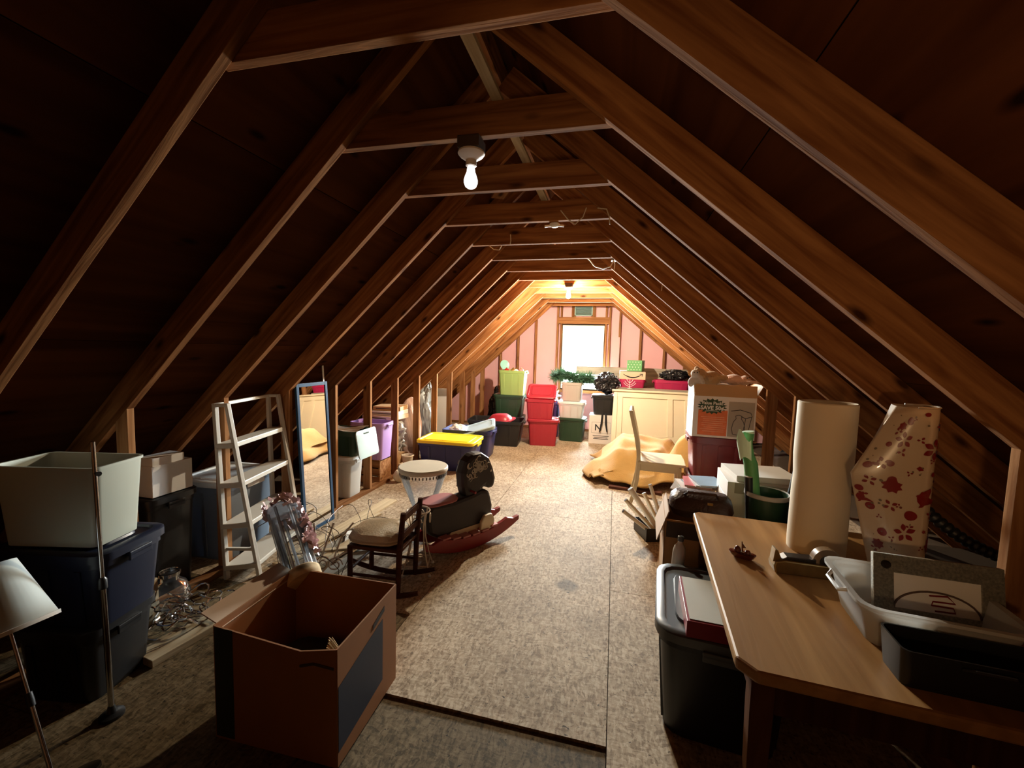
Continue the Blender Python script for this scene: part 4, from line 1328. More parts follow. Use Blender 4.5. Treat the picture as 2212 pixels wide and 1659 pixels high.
# plastic basket, silver frame in it, dark bin
bk = thing('plastic_basket', 'translucent white plastic basket on the near part of the desk', 'basket', (1.03, 1.66, ZD), R(-6))
MB().loft([rrect(.34, .28, .04, 0), rrect(.40, .34, .05, .12), rrect(.44, .38, .055, .135), rrect(.44, .38, .055, .145), rrect(.40, .34, .05, .143), rrect(.335, .275, .04, .01)]).obj('basket_body', p_milky, bk, smooth=True)
for sx in (-1, 1):
    MB().tube([(sx * .215, -.07, .14), (sx * .235, -.05, .125), (sx * .235, .05, .125), (sx * .215, .07, .14)], .007, 6).obj('handle', p_white, bk, smooth=True)
m_glit = mat('silver_glitter', (0.52, 0.49, 0.40), rough=.35, metal=.4, var=.8, scale=140, bump=.8)
fr = thing('picture_frame', 'silver glitter picture frame with a plaque print, leaning in the basket', 'picture frame', (1.095, 1.655, ZD + .014), R(-3), rot=(R(-11), 0, R(-3)))
FW, FH = .36, .235
for sx in (-1, 1):
    MB().box((sx * (FW / 2 - .03), 0, FH / 2), (.06, .02, FH)).obj('frame_side', m_glit, fr, bevel=.003)
for zc in (.03, FH - .03):
    MB().box((0, 0, zc), (FW - .12, .02, .06)).obj('frame_rail', m_glit, fr, bevel=.003)
MB().box((0, .002, FH / 2), (FW - .11, .01, FH - .11)).obj('mat_board', m_paper, fr)
MB().tube([(.12 * math.cos(a) + .0, -.0045, .058 + .07 * math.sin(a)) for a in [math.pi * k / 16 for k in range(17)]], .0035, 5).obj('printed_arch', mat('brown_print', (.10, .06, .045), rough=.6), fr)
mb = MB()
mb.tube([(-.02, -.0045, .115), (.03, -.0045, .12), (.05, -.0045, .10), (-.01, -.0045, .098), (-.015, -.0045, .085), (.045, -.0045, .085), (.05, -.0045, .07), (-.005, -.0045, .068)], .0028, 5)
mb.obj('printed_scroll', m_wrapred, fr)
MB().lathe([(.014, 0), (.014, .006), (.008, .012)], 12, mtx=Matrix.Translation((-FW / 2 + .035, -.01, FH - .035)) @ Matrix.Rotation(R(90), 4, 'X')).obj('corner_stud', m_dkmetal, fr, smooth=True)
t = thing('black_bin', 'low black bin in the dark at the near right of the desk', 'bin', (1.02, 1.41, ZD - .0), R(-4))
MB().loft([rrect(.36, .12, .02, 0), rrect(.38, .14, .02, .11), rrect(.37, .13, .02, .11), rrect(.35, .11, .02, .01)]).obj('bin_body', p_black, t, smooth=True)
MB().tube([(-.06, -.075, .09), (-.04, -.09, .10), (.04, -.09, .10), (.06, -.075, .09)], .005, 6).obj('handle', p_black, t)

# black corrugated hose in the dark behind the desk
t = thing('corrugated_hose', 'black ribbed vacuum hose sagging in the dark at far right', 'hose', (0, 0, 0))
hp = [Vector((1.30 + .42 * s, 2.25 - .05 * s, 1.10 - .28 * s - .05 * math.sin(math.pi * s))) for s in [k / 70 for k in range(71)]]
MB().tube(hp, [.026 if k % 4 < 2 else .020 for k in range(71)], 12).obj('hose_wall', p_black, t, smooth=True)
MB().tube([hp[0] + Vector((-.09, .01, .05)), hp[0]], .03, 12).obj('cuff', p_slate, t, smooth=True)
t = thing('carton', 'dark carton beyond the desk carrying the ribbed hose', 'box', (1.62, 2.28, 0.0))
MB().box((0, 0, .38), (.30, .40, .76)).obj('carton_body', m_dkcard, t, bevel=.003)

# ================================================================ LEFT SIDE, NEAR TO FAR
m_shelf = mat('white_shelf_paint', (0.58, 0.54, 0.47), rough=.4, var=.08)
# ---- ladder shelf
A_bn, A_fn, A_ff, A_bf = Vector((-2.60, 2.31)), Vector((-2.42, 2.41)), Vector((-2.56, 2.99)), Vector((-2.74, 2.89))
T_bn, T_fn, T_ff, T_bf = Vector((-2.665, 2.31)), Vector((-2.60, 2.345)), Vector((-2.745, 2.955)), Vector((-2.81, 2.92))
SH = 1.25
t = thing('ladder_shelf', 'white four-tier ladder shelf beside the blue mirror', 'shelf', (0, 0, 0))
def sp(a, b_, k):
    p = a.lerp(b_, k)
    return Vector((p.x, p.y, k * SH))
posts = {'bn': (A_bn, T_bn), 'fn': (A_fn, T_fn), 'ff': (A_ff, T_ff), 'bf': (A_bf, T_bf)}
for k_, (a, b_) in posts.items():
    beam('post', sp(a, b_, 0), sp(a, b_, 1), .026, .032, m_shelf, t, up=(0, 1, 0), bevel=.004)
def at_z(k_, z_):
    a, b_ = posts[k_]
    return sp(a, b_, z_ / SH)
for z_ in (.955, .675, .385, .085):
    q = [at_z(n, z_) for n in ('bn', 'fn', 'ff', 'bf')]
    c = sum(q, Vector()) / 4
    q = [c + (p - c) * 1.07 for p in q]
    MB().loft([[(p.x, p.y, z_ - .018) for p in q], [(p.x, p.y, z_ + .018) for p in q]]).obj('shelf_board', m_shelf, t, bevel=.005)
for a, b_ in (('bn', 'fn'), ('bf', 'ff'), ('bn', 'bf')):
    beam('top_rail', at_z(a, SH - .012), at_z(b_, SH - .012), .024, .024, m_shelf, t, bevel=.003)
beam('brace', at_z('bf', .20), at_z('ff', .30), .018, .02, m_shelf, t)
beam('brace', at_z('bn', .22), at_z('fn', .20), .018, .02, m_shelf, t)

# ---- blue framed mirror leaning on the studs, facing the aisle
m_blue = mat('blue_frame', (0.015, 0.06, 0.13), rough=.25, var=.1)
m_mirror = mat('mirror_glass', (.92, .93, .93), rough=.015, metal=1.0, var=0)
t = thing('wall_mirror', 'tall narrow mirror in a dark blue frame leaning on the studs', 'mirror', (-2.575, 3.045, 0.0), rot=(0, R(-3.3), R(0)))
MWd, MHt = .40, 1.335
for y in (.016, MWd - .016):
    MB().box((0, y, MHt / 2), (.022, .032, MHt)).obj('frame_side', m_blue, t, bevel=.003)
for z_ in (.016, MHt - .016):
    MB().box((0, MWd / 2, z_), (.022, MWd - .064, .032)).obj('frame_rail', m_blue, t, bevel=.003)
MB().box((0, MWd / 2, MHt / 2), (.008, MWd - .06, MHt - .06)).obj('mirror_glass', m_mirror, t)
for y in (.02, MWd - .03):
    MB().box((-.004, y, MHt + .10), (.006, .016, .20)).obj('hanger', p_white, t)

# ---- bins standing between the studs
tote('dark green tote with a pale lid sticking out between the studs', -2.86, 3.99, 0.50, R(0), .52, .30, .27, p_dkgreen, None)
t = thing('tote_lid', 'pale aqua lid standing against the end of the dark green tote', 'lid', (-2.575, 4.00, .63), rot=(0, R(80), 0))
MB().loft([rrect(.29, .36, .03, 0), rrect(.30, .37, .03, .016), rrect(.26, .33, .03, .02)]).obj('lid_panel', mat('pale_aqua_plastic', (.55, .70, .72), rough=.35), t, smooth=True)
tag(MB().grid(lambda u, v: (-3.09 + .46 * u, 3.845 + .29 * v, .778 + .014 * math.sin(5 * u + 3 * v) + .006 * math.sin(19 * v)), 14, 10).obj('cloth', mat('brown_blanket', (.24, .15, .09), rough=.95), None, smooth=True), 'brown cloth folded over the dark green tote', 'cloth')
tote('clear bin with a white lid end under the dark green tote', -2.90, 3.985, 0.04, R(0), .44, .28, .455, p_milky, p_white, name='storage_bin')
tag(MB().add(*lump((-2.90, 3.985, .22), (.15, .09, .14), 41, .25, 2.2, 3)).obj('clothes_bundle', mat('pinkish_clothes', (.50, .33, .30), rough=.9)), 'pinkish clothes bundle inside the clear bin between the studs', 'cloth')
tote('lilac tote between the studs behind the dark green tote', -2.90, 4.62, 0.30, R(0), .46, .30, .45, p_purple, None)
t = thing('low_crate', 'low brown wooden crate under the lilac tote', 'crate', (-2.91, 4.62, 0.0))
for sx in (-1, 1):
    MB().box((sx * .19, 0, .15), (.02, .26, .30)).obj('side_board', w_stud, t)
for z_ in (.05, .15, .25):
    for sy in (-1, 1):
        MB().box((0, sy * .13, z_), (.40, .012, .08)).obj('slat', w_stud, t)
MB().box((0, 0, .292), (.40, .27, .012)).obj('crate_top', w_stud, t)
tag(MB().add(*lump((-2.545, 4.66, .075), (.075, .06, .075), 44, .2, 2, 3)).obj('cloth_ball', mat('cream_cloth', (.7, .62, .48), rough=.9)), 'cream cloth ball on the floor by the lilac tote', 'cloth')
# wrapped bundle under studs six to eight
m_greybag = mat('grey_bag_film', (.33, .31, .29), rough=.3, bump=.3, scale=7)
garbage_bag('grey translucent bag behind the studs under a stack of flat cartons', (-3.02, 5.16, .44), (.25, .22, .27), 51, False, m_greybag, .35)
t = thing('carton', 'brown carton carrying the grey bag behind the studs', 'box', (-3.02, 5.16, 0.0))
MB().box((0, 0, .10), (.46, .40, .20)).obj('carton_body', m_kraft, t, bevel=.003)
random.seed(33)
flab = ['lowest flat carton on the grey bag behind the studs', 'middle flat carton on the grey bag behind the studs', 'topmost flat carton on the grey bag behind the studs']
zz = .70
for k in range(3):
    t = thing('flat_carton', flab[k], 'box', (-3.02 + .02 * k, 5.15 + .03 * k, zz), R(-6 + 7 * k), 'flat cartons on the grey bag')
    MB().box((0, 0, .028), (.46 - .04 * k, .40 - .05 * k, .056)).obj('carton_body', [m_kraft_pale, m_paper, m_kraft][k], t, bevel=.003)
    MB().box((0, -.2 + .025 * k - .001, .028), (.30, .002, .012)).obj('printed_line', m_dkcard, t)
    zz += .0575
t = thing('wicker_basket', 'small pale basket on a board beside the studs', 'basket', (-2.60, 4.98, .12))
MB().lathe([(.055, 0), (.075, .13), (.082, .135), (.078, .145), (.068, .135), (.05, .01)], 18).obj('basket_body', mat('pale_wicker', (.60, .52, .40), rough=.8, bump=.6, scale=20), t, smooth=True)
MB().lathe([(.079, .128), (.086, .135), (.079, .146)], 18, cap0=False, cap1=False).obj('rim', m_cream, t, smooth=True)
t = thing('plank_shelf', 'short pale board on a block carrying the small basket', 'board', (-2.62, 5.0, 0.0))
MB().box((0, 0, .11), (.24, .34, .02)).obj('board', w_plank, t)
MB().box((0, 0, .05), (.08, .28, .10)).obj('block', w_stud, t)
garbage_bag('grey blue bag leaning behind the far studs', (-2.97, 6.35, .55), (.16, .18, .55), 55, False, mat('grey_blue_bag', (.26, .29, .31), rough=.35), .2)
tag(MB().add(*lump((-2.99, 5.78, .46), (.17, .20, .46), 56, .2, 1.8, 4)).obj('bundle', mat('rosy_cloth', (.46, .30, .24), rough=.9)), 'rosy brown bundle of bedding behind the studs', 'bedding')
t = thing('white_carton', 'white carton wedged behind the far studs', 'box', (-3.0, 7.0, 0.0), R(6))
MB().box((0, 0, .45), (.30, .30, .90)).obj('carton_body', m_carton_w, t, bevel=.003)
MB().box((.06, -.20, .92), (.006, .28, .16), rot=(0, R(-35), R(90))).obj('flap', m_carton_w, t)

# ---- round white drum table with a clear pedestal
t = thing('drum_table', 'round white-topped table on a clear plastic pedestal', 'table', (-1.59, 3.34, 0.0))
MB().lathe([(.208, .60), (.215, .612), (.215, .634), (.208, .642), (.05, .642)], 40, cap0=True).obj('table_top', mat('table_cream', (.74, .66, .52), rough=.45), t, smooth=True)
MB().lathe([(.202, .555), (.206, .602), (.200, .602), (.196, .557)], 40, cap0=False, cap1=False).obj('rim_band', p_film, t, smooth=True)
mb = MB()
for k in range(44):
    a = 2 * math.pi * k / 44
    mb.box((2.065e-1 * math.cos(a), 2.065e-1 * math.sin(a), .583), (.002, .010, .022), rot=(0, 0, a))
mb.obj('rim_perforations', m_dkcard, t)
MB().lathe([(.198, .56), (.16, .45), (.10, .30), (.075, .20), (.10, .08), (.15, .012), (.15, 0)], 28, cap0=False).obj('pedestal', p_film, t, smooth=True)

# ---- wire stool with a scroll
m_wire = mat('cream_wire', (.62, .52, .42), rough=.35, metal=.2)
t = thing('wire_stand', 'little cream wire stand with scrolls in front of the rocking horse', 'stand', (-1.37, 2.80, 0.0), R(18))
MB().tube([(.085 * math.cos(2 * math.pi * k / 24), .085 * math.sin(2 * math.pi * k / 24), .465) for k in range(25)], .006, 6).obj('top_ring', m_wire, t, smooth=True)
for k in range(4):
    a = R(45 + 90 * k)
    c, s = math.cos(a), math.sin(a)
    MB().tube([(c * .085, s * .085, .465), (c * .065, s * .065, .36), (c * .07, s * .07, .24), (c * .10, s * .10, .12), (c * .14, s * .14, .012)], .0055, 6).obj('leg', m_wire, t, smooth=True)
    MB().add(*lump((c * .142, s * .142, .012), (.013, .013, .012), k, 0, 1, 2)).obj('foot', p_white, t, smooth=True)
    a2 = a + R(45)
    sc = [(math.cos(a2) * (.088 + .0) - math.sin(a2) * (.012 + .028 * (1 - q / 20)) * math.cos(q * .55), math.sin(a2) * .088 + math.cos(a2) * (.012 + .028 * (1 - q / 20)) * math.cos(q * .55), .405 + (.012 + .03 * (1 - q / 20)) * math.sin(q * .55)) for q in range(18)]
    MB().tube(sc, .0045, 5).obj('scroll', m_wire, t, smooth=True)
pts = [(.118 * math.cos(R(45 + 90 * k)), .118 * math.sin(R(45 + 90 * k)), .075) for k in range(5)]
MB().tube(pts, .004, 5).obj('stretcher_ring', m_wire, t)

# ---- rocking horse, heading away to the right
m_redp = mat('red_rocker_paint', (.24, .008, .010), rough=.35, var=.15)
m_pinkp = mat('faded_red_slat', (.42, .14, .13), rough=.5)
m_horse = mat('dark_brown_horse', (.022, .012, .008), rough=.55)
m_mane = mat('grey_mane', (.50, .44, .36), rough=.7)
t = thing('rocking_horse', 'wooden rocking horse with dark curly head and red rockers', 'rocking horse', (-1.19, 3.36, 0.0), R(57))
for sy in (-1, 1):
    top, bot = [], []
    for k in range(15):
        x = -.50 + k * (1.0 / 14)
        zb = .19 * (x / .5) ** 2 * .62
        bot.append((x, zb))
        top.append((x, zb + (.11 if abs(x) < .36 else .06 - .02 * (k == 14))))
    MB().prism(bot + top[::-1], .035, 'y').obj('rocker', m_redp, t, loc=(0, sy * .13, 0), bevel=.006)
for k in range(6):
    x = -.30 + k * .10
    zt = .19 * (x / .5) ** 2 * .62 + .112
    MB().box((x, 0, zt + .008), (.078, .30, .016)).obj('deck_slat', m_pinkp, t, bevel=.003)
MB().box((-.02, 0, .16), (.40, .16, .11)).obj('foot_box', mat('cream_wood', (.66, .52, .33), rough=.5), t, bevel=.005)
body = [(-.42, .20), (-.45, .38), (-.40, .435), (-.20, .42), (.0, .44), (.10, .46), (.19, .44), (.23, .30), (.22, .18), (.14, .15), (-.34, .15)]
MB().prism(body, .17, 'y').obj('torso', m_horse, t, bevel=.03)
MB().loft([rrect(.32, .20, .09, .425), rrect(.34, .22, .10, .438), rrect(.32, .20, .09, .45)], mtx=Matrix.Translation((-.29, 0, 0))).obj('saddle', m_pinkp, t, smooth=True)
for sy in (-1, 1):
    MB().prism([(.06, .07), (.20, .07), (.21, .20), (.18, .25), (.10, .25), (.06, .20)], .035, 'y').obj('foreleg_guard', mat('pale_cream_panel', (.70, .58, .40), rough=.5), t, loc=(0, sy * .12, 0), bevel=.012)
HX, HZ, HK = .085, .60, 1.22
def hp_(x, z_): return (HX + (x - .235) * HK, HZ + (z_ - .575) * HK)
head = [hp_(*p) for p in ((.13, .40), (.10, .50), (.09, .60), (.12, .68), (.18, .725), (.26, .725), (.33, .68), (.37, .60), (.395, .52), (.385, .455), (.34, .44), (.30, .475), (.27, .46), (.26, .40))]
hd = MB().prism(head, .13, 'y').obj('head', m_horse, t, bevel=.035)
for sy in (-1, 1):
    ex, ez = hp_(.34, .58)
    MB().add(*lump((ex, sy * .062, ez), (.012, .008, .012), 2, 0, 1, 2)).obj('eye', m_mane, hd, smooth=True)
    random.seed(7)
    for k in range(44):
        a = R(random.uniform(20, 215))
        rr = random.uniform(.02, .108)
        cx, cz = hp_(.225 + rr * math.cos(a) * .9, max(.585 + rr * math.sin(a), .44))
        q = random.uniform(.018, .032)
        ph = random.uniform(0, 6)
        MB().tube([(cx + q * (1 - .05 * i) * math.cos(ph + i * .45), sy * .067, cz + q * (1 - .05 * i) * math.sin(ph + i * .45)) for i in range(9)], .0042, 5).obj('mane_curl', m_mane, hd)
hx_, hz_ = hp_(.16, .42)
MB().tube([(hx_, -.13, hz_ + .06), (hx_, .13, hz_ + .06)], .011, 10).obj('handle_bar', m_redp, t, smooth=True)

# ---- child's rocking chair, back to the aisle, with a cushion
w_dark = wood('dark_stained_wood', (.035, .012, .007), (.075, .028, .014), knots=False, obj_var=.1, rough=.45)
t = thing('child_rocking_chair', "small dark wooden child's rocking chair with its back to the aisle", 'chair', (-1.52, 2.54, 0.0), R(180 + 4))
for sy in (-1, 1):
    pts = [(-.34 + k * .062, sy * .155, .022 + .06 * ((-.34 + k * .062) / .34) ** 2) for k in range(12)]
    MB().tube(pts, [.015] + [.018] * 10 + [.013], 8).obj('rocker', w_dark, t, smooth=True)
    MB().tube([(-.19, sy * .145, .03), (-.20, sy * .145, .33), (-.225, sy * .145, .60)], [.017, .021, .018], 8).obj('back_post', w_dark, t, smooth=True)
    MB().tube([(.15, sy * .145, .03), (.15, sy * .145, .34)], .018, 8).obj('front_leg', w_dark, t, smooth=True)
    MB().tube([(-.19, sy * .145, .15), (.15, sy * .145, .15)], .010, 7).obj('side_stretcher', w_dark, t, smooth=True)
for x, z_ in ((-.218, .555), (-.208, .43)):
    MB().box((x, 0, z_), (.016, .27, .045)).obj('back_slat', w_dark, t, bevel=.004)
MB().tube([(.15, -.145, .18), (.15, .145, .18)], .010, 7).obj('front_stretcher', w_dark, t, smooth=True)
MB().box((-.02, 0, .335), (.38, .30, .022)).obj('seat', w_dark, t, bevel=.005)
cu = thing('seat_cushion', "beige cushion lying on the child's rocking chair", 'cushion', (-1.525, 2.545, .347), R(6))
MB().loft([rrect(.30, .26, .08, 0), rrect(.37, .32, .1, .02), rrect(.38, .33, .11, .05), rrect(.34, .29, .1, .078), rrect(.20, .16, .07, .09)]).obj('pad', mat('beige_linen', (.52, .42, .29), rough=.95, bump=.3, scale=12), cu, smooth=True)
MB().tube([(p[0], p[1], .036) for p in rrect(.382, .332, .11, 0, 8)] + [(.191, .0555, .036)], .005, 5).obj('piping', mat('linen_piping', (.40, .31, .2), rough=.9), cu, smooth=True)

# ---- planks, wires and scrap on the floor by the left wall
plab = ['widest pale plank lying beside the bottom plate', 'grey plank lying next to the widest pale plank', 'pale plank with its end under the white shelf', 'thin pale lath lying crosswise on the planks', 'weathered plank nearest the drum table', 'narrow pale strip between the planks']
pl = [((-2.38, 2.55), (-2.30, 4.05), .14, .02, w_plank, .0), ((-2.27, 2.45), (-2.10, 3.55), .11, .02, w_old, .0), ((-2.13, 2.28), (-2.02, 3.45), .12, .022, w_plank, .0205),
      ((-2.45, 2.62), (-1.78, 3.02), .045, .012, w_plank, .0435), ((-1.97, 2.45), (-1.86, 3.30), .10, .025, w_old, .0), ((-2.35, 2.75), (-2.18, 3.62), .04, .02, w_plank, .0205)]
for (a, b_, w_, h_, m_, z_), lab in zip(pl, plab):
    t = thing('loose_plank', lab, 'plank', (0, 0, 0), 0, 'loose planks along the left wall')
    beam('plank', (*a, z_ + h_ / 2), (*b_, z_ + h_ / 2), w_, h_, m_, t, bevel=.002)
t = thing('floor_joist', 'pale board running along the floor under the corner of the carton', 'board', (0, 0, 0))
beam('plank', (-2.30, 1.55, .02), (-2.17, 2.50, .02), .16, .04, w_plank, t, bevel=.003)
t = thing('paper_sheet', 'white sheet of paper lying on the planks', 'paper', (-2.08, 3.10, .030), R(30))
MB().grid(lambda u, v: (.20 * u - .1, .28 * v - .14, .006 * math.sin(6 * u + 2 * v) + .006), 8, 8).obj('sheet', m_paper, t, smooth=True)
m_thinwire = mat('rusty_wire', (.10, .07, .05), rough=.5, metal=.5)
random.seed(3)
t = thing('wire_tangle', 'tangle of thin rusty wire springing up before the blue mirror', 'wire', (-2.10, 2.85, 0.0))
for k in range(16):
    p = Vector((random.uniform(-.12, .2), random.uniform(-.30, .30), .05))
    d_ = Vector((random.uniform(-1, 1), random.uniform(-1, 1), random.uniform(.2, 1.4))).normalized()
    cur = Vector((random.uniform(-1, 1), random.uniform(-1, 1), -1.0)).normalized()
    pts = []
    for i in range(18):
        pts.append(tuple(p))
        p = p + d_ * .05
        p.z = max(.045, p.z)
        p.x = min(.32, max(-.36, p.x))
        p.y = min(.50, max(-.42, p.y))
        d_ = (d_ + cur * .16 + Vector((random.gauss(0, .09), random.gauss(0, .09), random.gauss(0, .09)))).normalized()
    MB().tube(pts, .0028, 4).obj('strand', m_thinwire, t)
t = thing('plant_stand', 'broken cream wire plant stand with scrolls lying by the planks', 'plant stand', (-1.97, 2.50, 0.02), R(20))
for k in range(3):
    x0 = -.10 + .09 * k
    MB().tube([(x0 - .10, -.06 * k, .02), (x0, 0, .12), (x0 + .04, .05, .26), (x0 + .02 + .05 * k, .08, .36)], .007, 6).obj('leg', m_wire, t, smooth=True)
    sc = [(x0 + .03 + (.01 + .045 * (1 - q / 22)) * math.cos(q * .5), -.03 - .02 * k, .12 + (.01 + .045 * (1 - q / 22)) * math.sin(q * .5)) for q in range(20)]
    MB().tube(sc, .006, 5).obj('scroll', m_wire, t, smooth=True)
MB().tube([(-.2, -.02, .05), (.0, -.01, .09), (.20, .06, .17)], .006, 5).obj('rail', m_wire, t, smooth=True)

# ---- clear lantern with wooden base and pink foil, leaning out of the carton
m_acr = pane('acrylic', (.93, .95, .96), rough=.03, haze=.05)
m_pinkfoil = mat('pink_foil', (.80, .58, .58), rough=.3, metal=.25, var=.25, scale=18)
lean = (Vector((-2.00, 2.12, .80)) - Vector((-1.55, 1.83, .44))).normalized()
t = thing('acrylic_lantern', 'clear ribbed cylinder with pink foil and a wooden base leaning out of the carton', 'lantern', (-1.535, 1.815, .425))
t.rotation_mode = 'QUATERNION'
t.rotation_quaternion = lean.to_track_quat('Z', 'Y')
MB().lathe([(.0, .0), (.085, 0), (.09, .012), (.09, .05), (.082, .06), (0, .06)], 28, cap0=False, cap1=False).obj('wooden_base', w_plank, t, smooth=True)
MB().lathe([(.074, .06), (.074, .47)], 28, cap0=False, cap1=False).obj('clear_tube', m_acr, t, smooth=True)
for k in range(7):
    a = 2 * math.pi * k / 7
    MB().tube([(.076 * math.cos(a), .076 * math.sin(a), .06), (.076 * math.cos(a), .076 * math.sin(a), .47)], .0085, 7).obj('clear_rod', p_clear, t, smooth=True)
MB().lathe([(.07, .46), (.085, .465), (.085, .485), (.07, .49)], 28).obj('top_ring', p_clear, t, smooth=True)
fo = t
random.seed(9)
mb = MB()
for k in range(420):
    s = random.random()
    a = R(150 + 70 * s) + random.gauss(0, .35)
    c = Vector((.10 * math.cos(a), .10 * math.sin(a), .16 + .36 * s + random.gauss(0, .02)))
    if s > .82:
        a = random.uniform(0, 6.28)
        c = Vector((.09 * math.cos(a), .09 * math.sin(a), .49 + random.gauss(0, .018)))
    d_ = Vector((random.gauss(0, 1), random.gauss(0, 1), random.gauss(0, 1))).normalized() * random.uniform(.012, .028)
    e_ = d_.orthogonal().normalized() * random.uniform(.006, .014)
    mb.add([c - d_ - e_, c + d_ - e_, c + d_ + e_, c - d_ + e_], [(0, 1, 2, 3)])
tag(mb.obj('foil_strips', m_pinkfoil, fo, fix=False), kind='stuff')
MB().tube([(.10 * math.cos(R(150 + 70 * s)), .10 * math.sin(R(150 + 70 * s)), .14 + .36 * s) for s in [k / 10 for k in range(11)]], .006, 5).obj('cord', m_wire, fo, smooth=True)
# grey-blue bin behind the shelf
tote('bluish clear bin with a white lid behind the ladder shelf', -3.02, 2.72, 0.0, R(5), .46, .52, .62, pane('bluish_plastic', (.50, .58, .68), rough=.15, haze=.75), p_white, name='storage_bin')

# ---- big open carton in the left foreground
m_cart = mat('brown_carton', (.32, .13, .042), rough=.7, var=.12)
t = thing('open_carton', 'big open brown cardboard carton in the left foreground', 'box', (-1.29, 1.575, 0.0), R(1.5))
W_, D_, H_ = .575, .475, .495
mb = MB()
th = .007
mb.box((0, 0, th / 2), (W_, D_, th))
# front panel dips towards the right corner
mb.prism([(-W_ / 2, 0), (W_ / 2, 0), (W_ / 2, H_ - .0), (W_ / 2 - .16, H_ - .035), (-W_ / 2, H_)], th, 'y', off=-D_ / 2)
mb.box((0, D_ / 2, H_ / 2), (W_, th, H_)).box((-W_ / 2, 0, H_ / 2), (th, D_, H_)).box((W_ / 2, 0, H_ / 2), (th, D_, H_))
mb.obj('carton_body', m_cart, t)
m_bluep = mat('navy_carton_print', (.015, .022, .045), rough=.6)
MB().prism([(-D_ / 2 + .004, .06), (D_ * .22, .10), (D_ * .22, .40), (-D_ / 2 + .004, .335)], .001, 'x').obj('navy_print', m_bluep, t, loc=(W_ / 2 + .0045, 0, 0))
MB().box((-W_ / 2 + .05, -D_ / 2 - .0042, .25), (.09, .001, .48)).obj('green_band', mat('dark_green_band', (.02, .03, .018), rough=.6), t)
MB().tube([(W_ / 2 - .16, -D_ / 2 - .004, .40), (W_ / 2 - .10, -D_ / 2 - .004, .42), (W_ / 2 - .01, -D_ / 2 - .004, .415)], .006, 5).obj('printed_curve', m_dkcard, t)
MB().prism([(.02, .40), (.12, .43), (.12, .455), (.02, .425)], .001, 'x').obj('hand_hole', m_ink, t, loc=(W_ / 2 + .0046, 0, 0))
MB().box((-W_ / 2 - .05, .02, H_ - .01), (.006, D_ - .03, .12), rot=(0, R(-68), 0)).obj('flap', m_kraft_pale, t)
tag(MB().add(*lump((-1.31, 1.57, .135), (.23, .17, .125), 61, .2, 2.2, 3)).obj('cloth_bundle', m_filler), 'dark cloth bundle in the bottom of the open carton', 'cloth')
t = thing('bristle_brush', 'pale bristle whisk brush in the near corner of the open carton', 'brush', (-1.05, 1.47, .345), rot=(R(0), R(-78), R(-18)))
random.seed(14)
mb = MB()
for k in range(60):
    a, rr = random.uniform(0, 6.28), random.uniform(0, 1)
    mb.tube([(.012 * rr * math.cos(a), .012 * rr * math.sin(a), .0), (.05 * rr * math.cos(a), .022 * rr * math.sin(a), .11 + random.uniform(-.012, .01))], .0018, 3)
tag(mb.obj('bristles', mat('straw', (.66, .56, .40), rough=.8), t), kind='stuff')
MB().tube([(0, 0, -.03), (0, 0, -.01), (0, 0, .012)], [.009, .011, .016], 8).obj('handle', w_dark, t, smooth=True)

# ---- left edge: stacked tubs, pole, leaning lamp, tinsel
m_tubw = mat('white_tub_plastic', (.42, .44, .37), rough=.35, var=.04)
t = thing('open_tub', 'large white plastic tub standing open on the dark blue tote', 'tub', (-2.455, 1.395, .732), R(14))
W2, D2, H2 = .46, .26, .37
MB().loft([rrect(W2 * .90, D2 * .86, .03, 0), rrect(W2, D2, .035, H2 - .012), rrect(W2 + .012, D2 + .012, .035, H2 - .012), rrect(W2 + .012, D2 + .012, .035, H2), rrect(W2 - .01, D2 - .01, .03, H2), rrect(W2 * .89, D2 * .84, .03, .01)]).obj('tub_wall', m_tubw, t, smooth=True)
MB().loft([rrect(W2 * .88, D2 * .83, .03, .012), rrect(W2 * .88, D2 * .83, .03, .02)]).obj('tub_floor', m_tubw, t)
tote('dark blue tote under the large white tub at the left edge', -2.45, 1.42, .36, R(12), .52, .34, .36, mat('midnight_plastic', (.006, .009, .024), rough=.4), mat('midnight_plastic', (.006, .009, .024), rough=.4))
tote('black tote at the bottom of the left edge stack', -2.44, 1.42, 0.0, R(10), .38, .34, .36, p_black, p_black)
t = thing('white_carton', 'pale carton tucked behind the stud next to the white tub', 'box', (-2.90, 2.10, .66), R(0))
MB().box((0, 0, .12), (.24, .26, .20)).obj('carton_body', m_carton_w, t, bevel=.003)
MB().box((.055, -.02, .245), (.12, .20, .05)).obj('flap', m_carton_w, t)
tote('dark tote carrying the pale carton behind the stud', -2.985, 2.10, 0.0, R(0), .42, .32, .67, p_black, p_black)
m_chrome = mat('chrome', (.55, .55, .56), rough=.12, metal=1.0, var=0)
t = thing('metal_pole', 'thin chrome pole with a black knob standing in front of the white tub', 'pole', (-2.10, 1.285, 0.0), rot=(R(0), R(-1.5), 0))
MB().tube([(0, 0, 0), (0, 0, .62)], .011, 10).obj('lower_tube', m_chrome, t, smooth=True)
MB().tube([(0, 0, .60), (0, 0, 1.235)], .008, 10).obj('upper_tube', m_chrome, t, smooth=True)
MB().lathe([(.016, .59), (.016, .63), (.010, .64)], 12).obj('collar', p_black, t, smooth=True)
MB().tube([(0, 0, 1.10), (.03, -.004, 1.10)], [.005, .011], 8).obj('knob', p_black, t, smooth=True)
MB().lathe([(.045, 0), (.045, .012), (.02, .02), (.012, .05)], 20).obj('base', p_black, t, smooth=True)
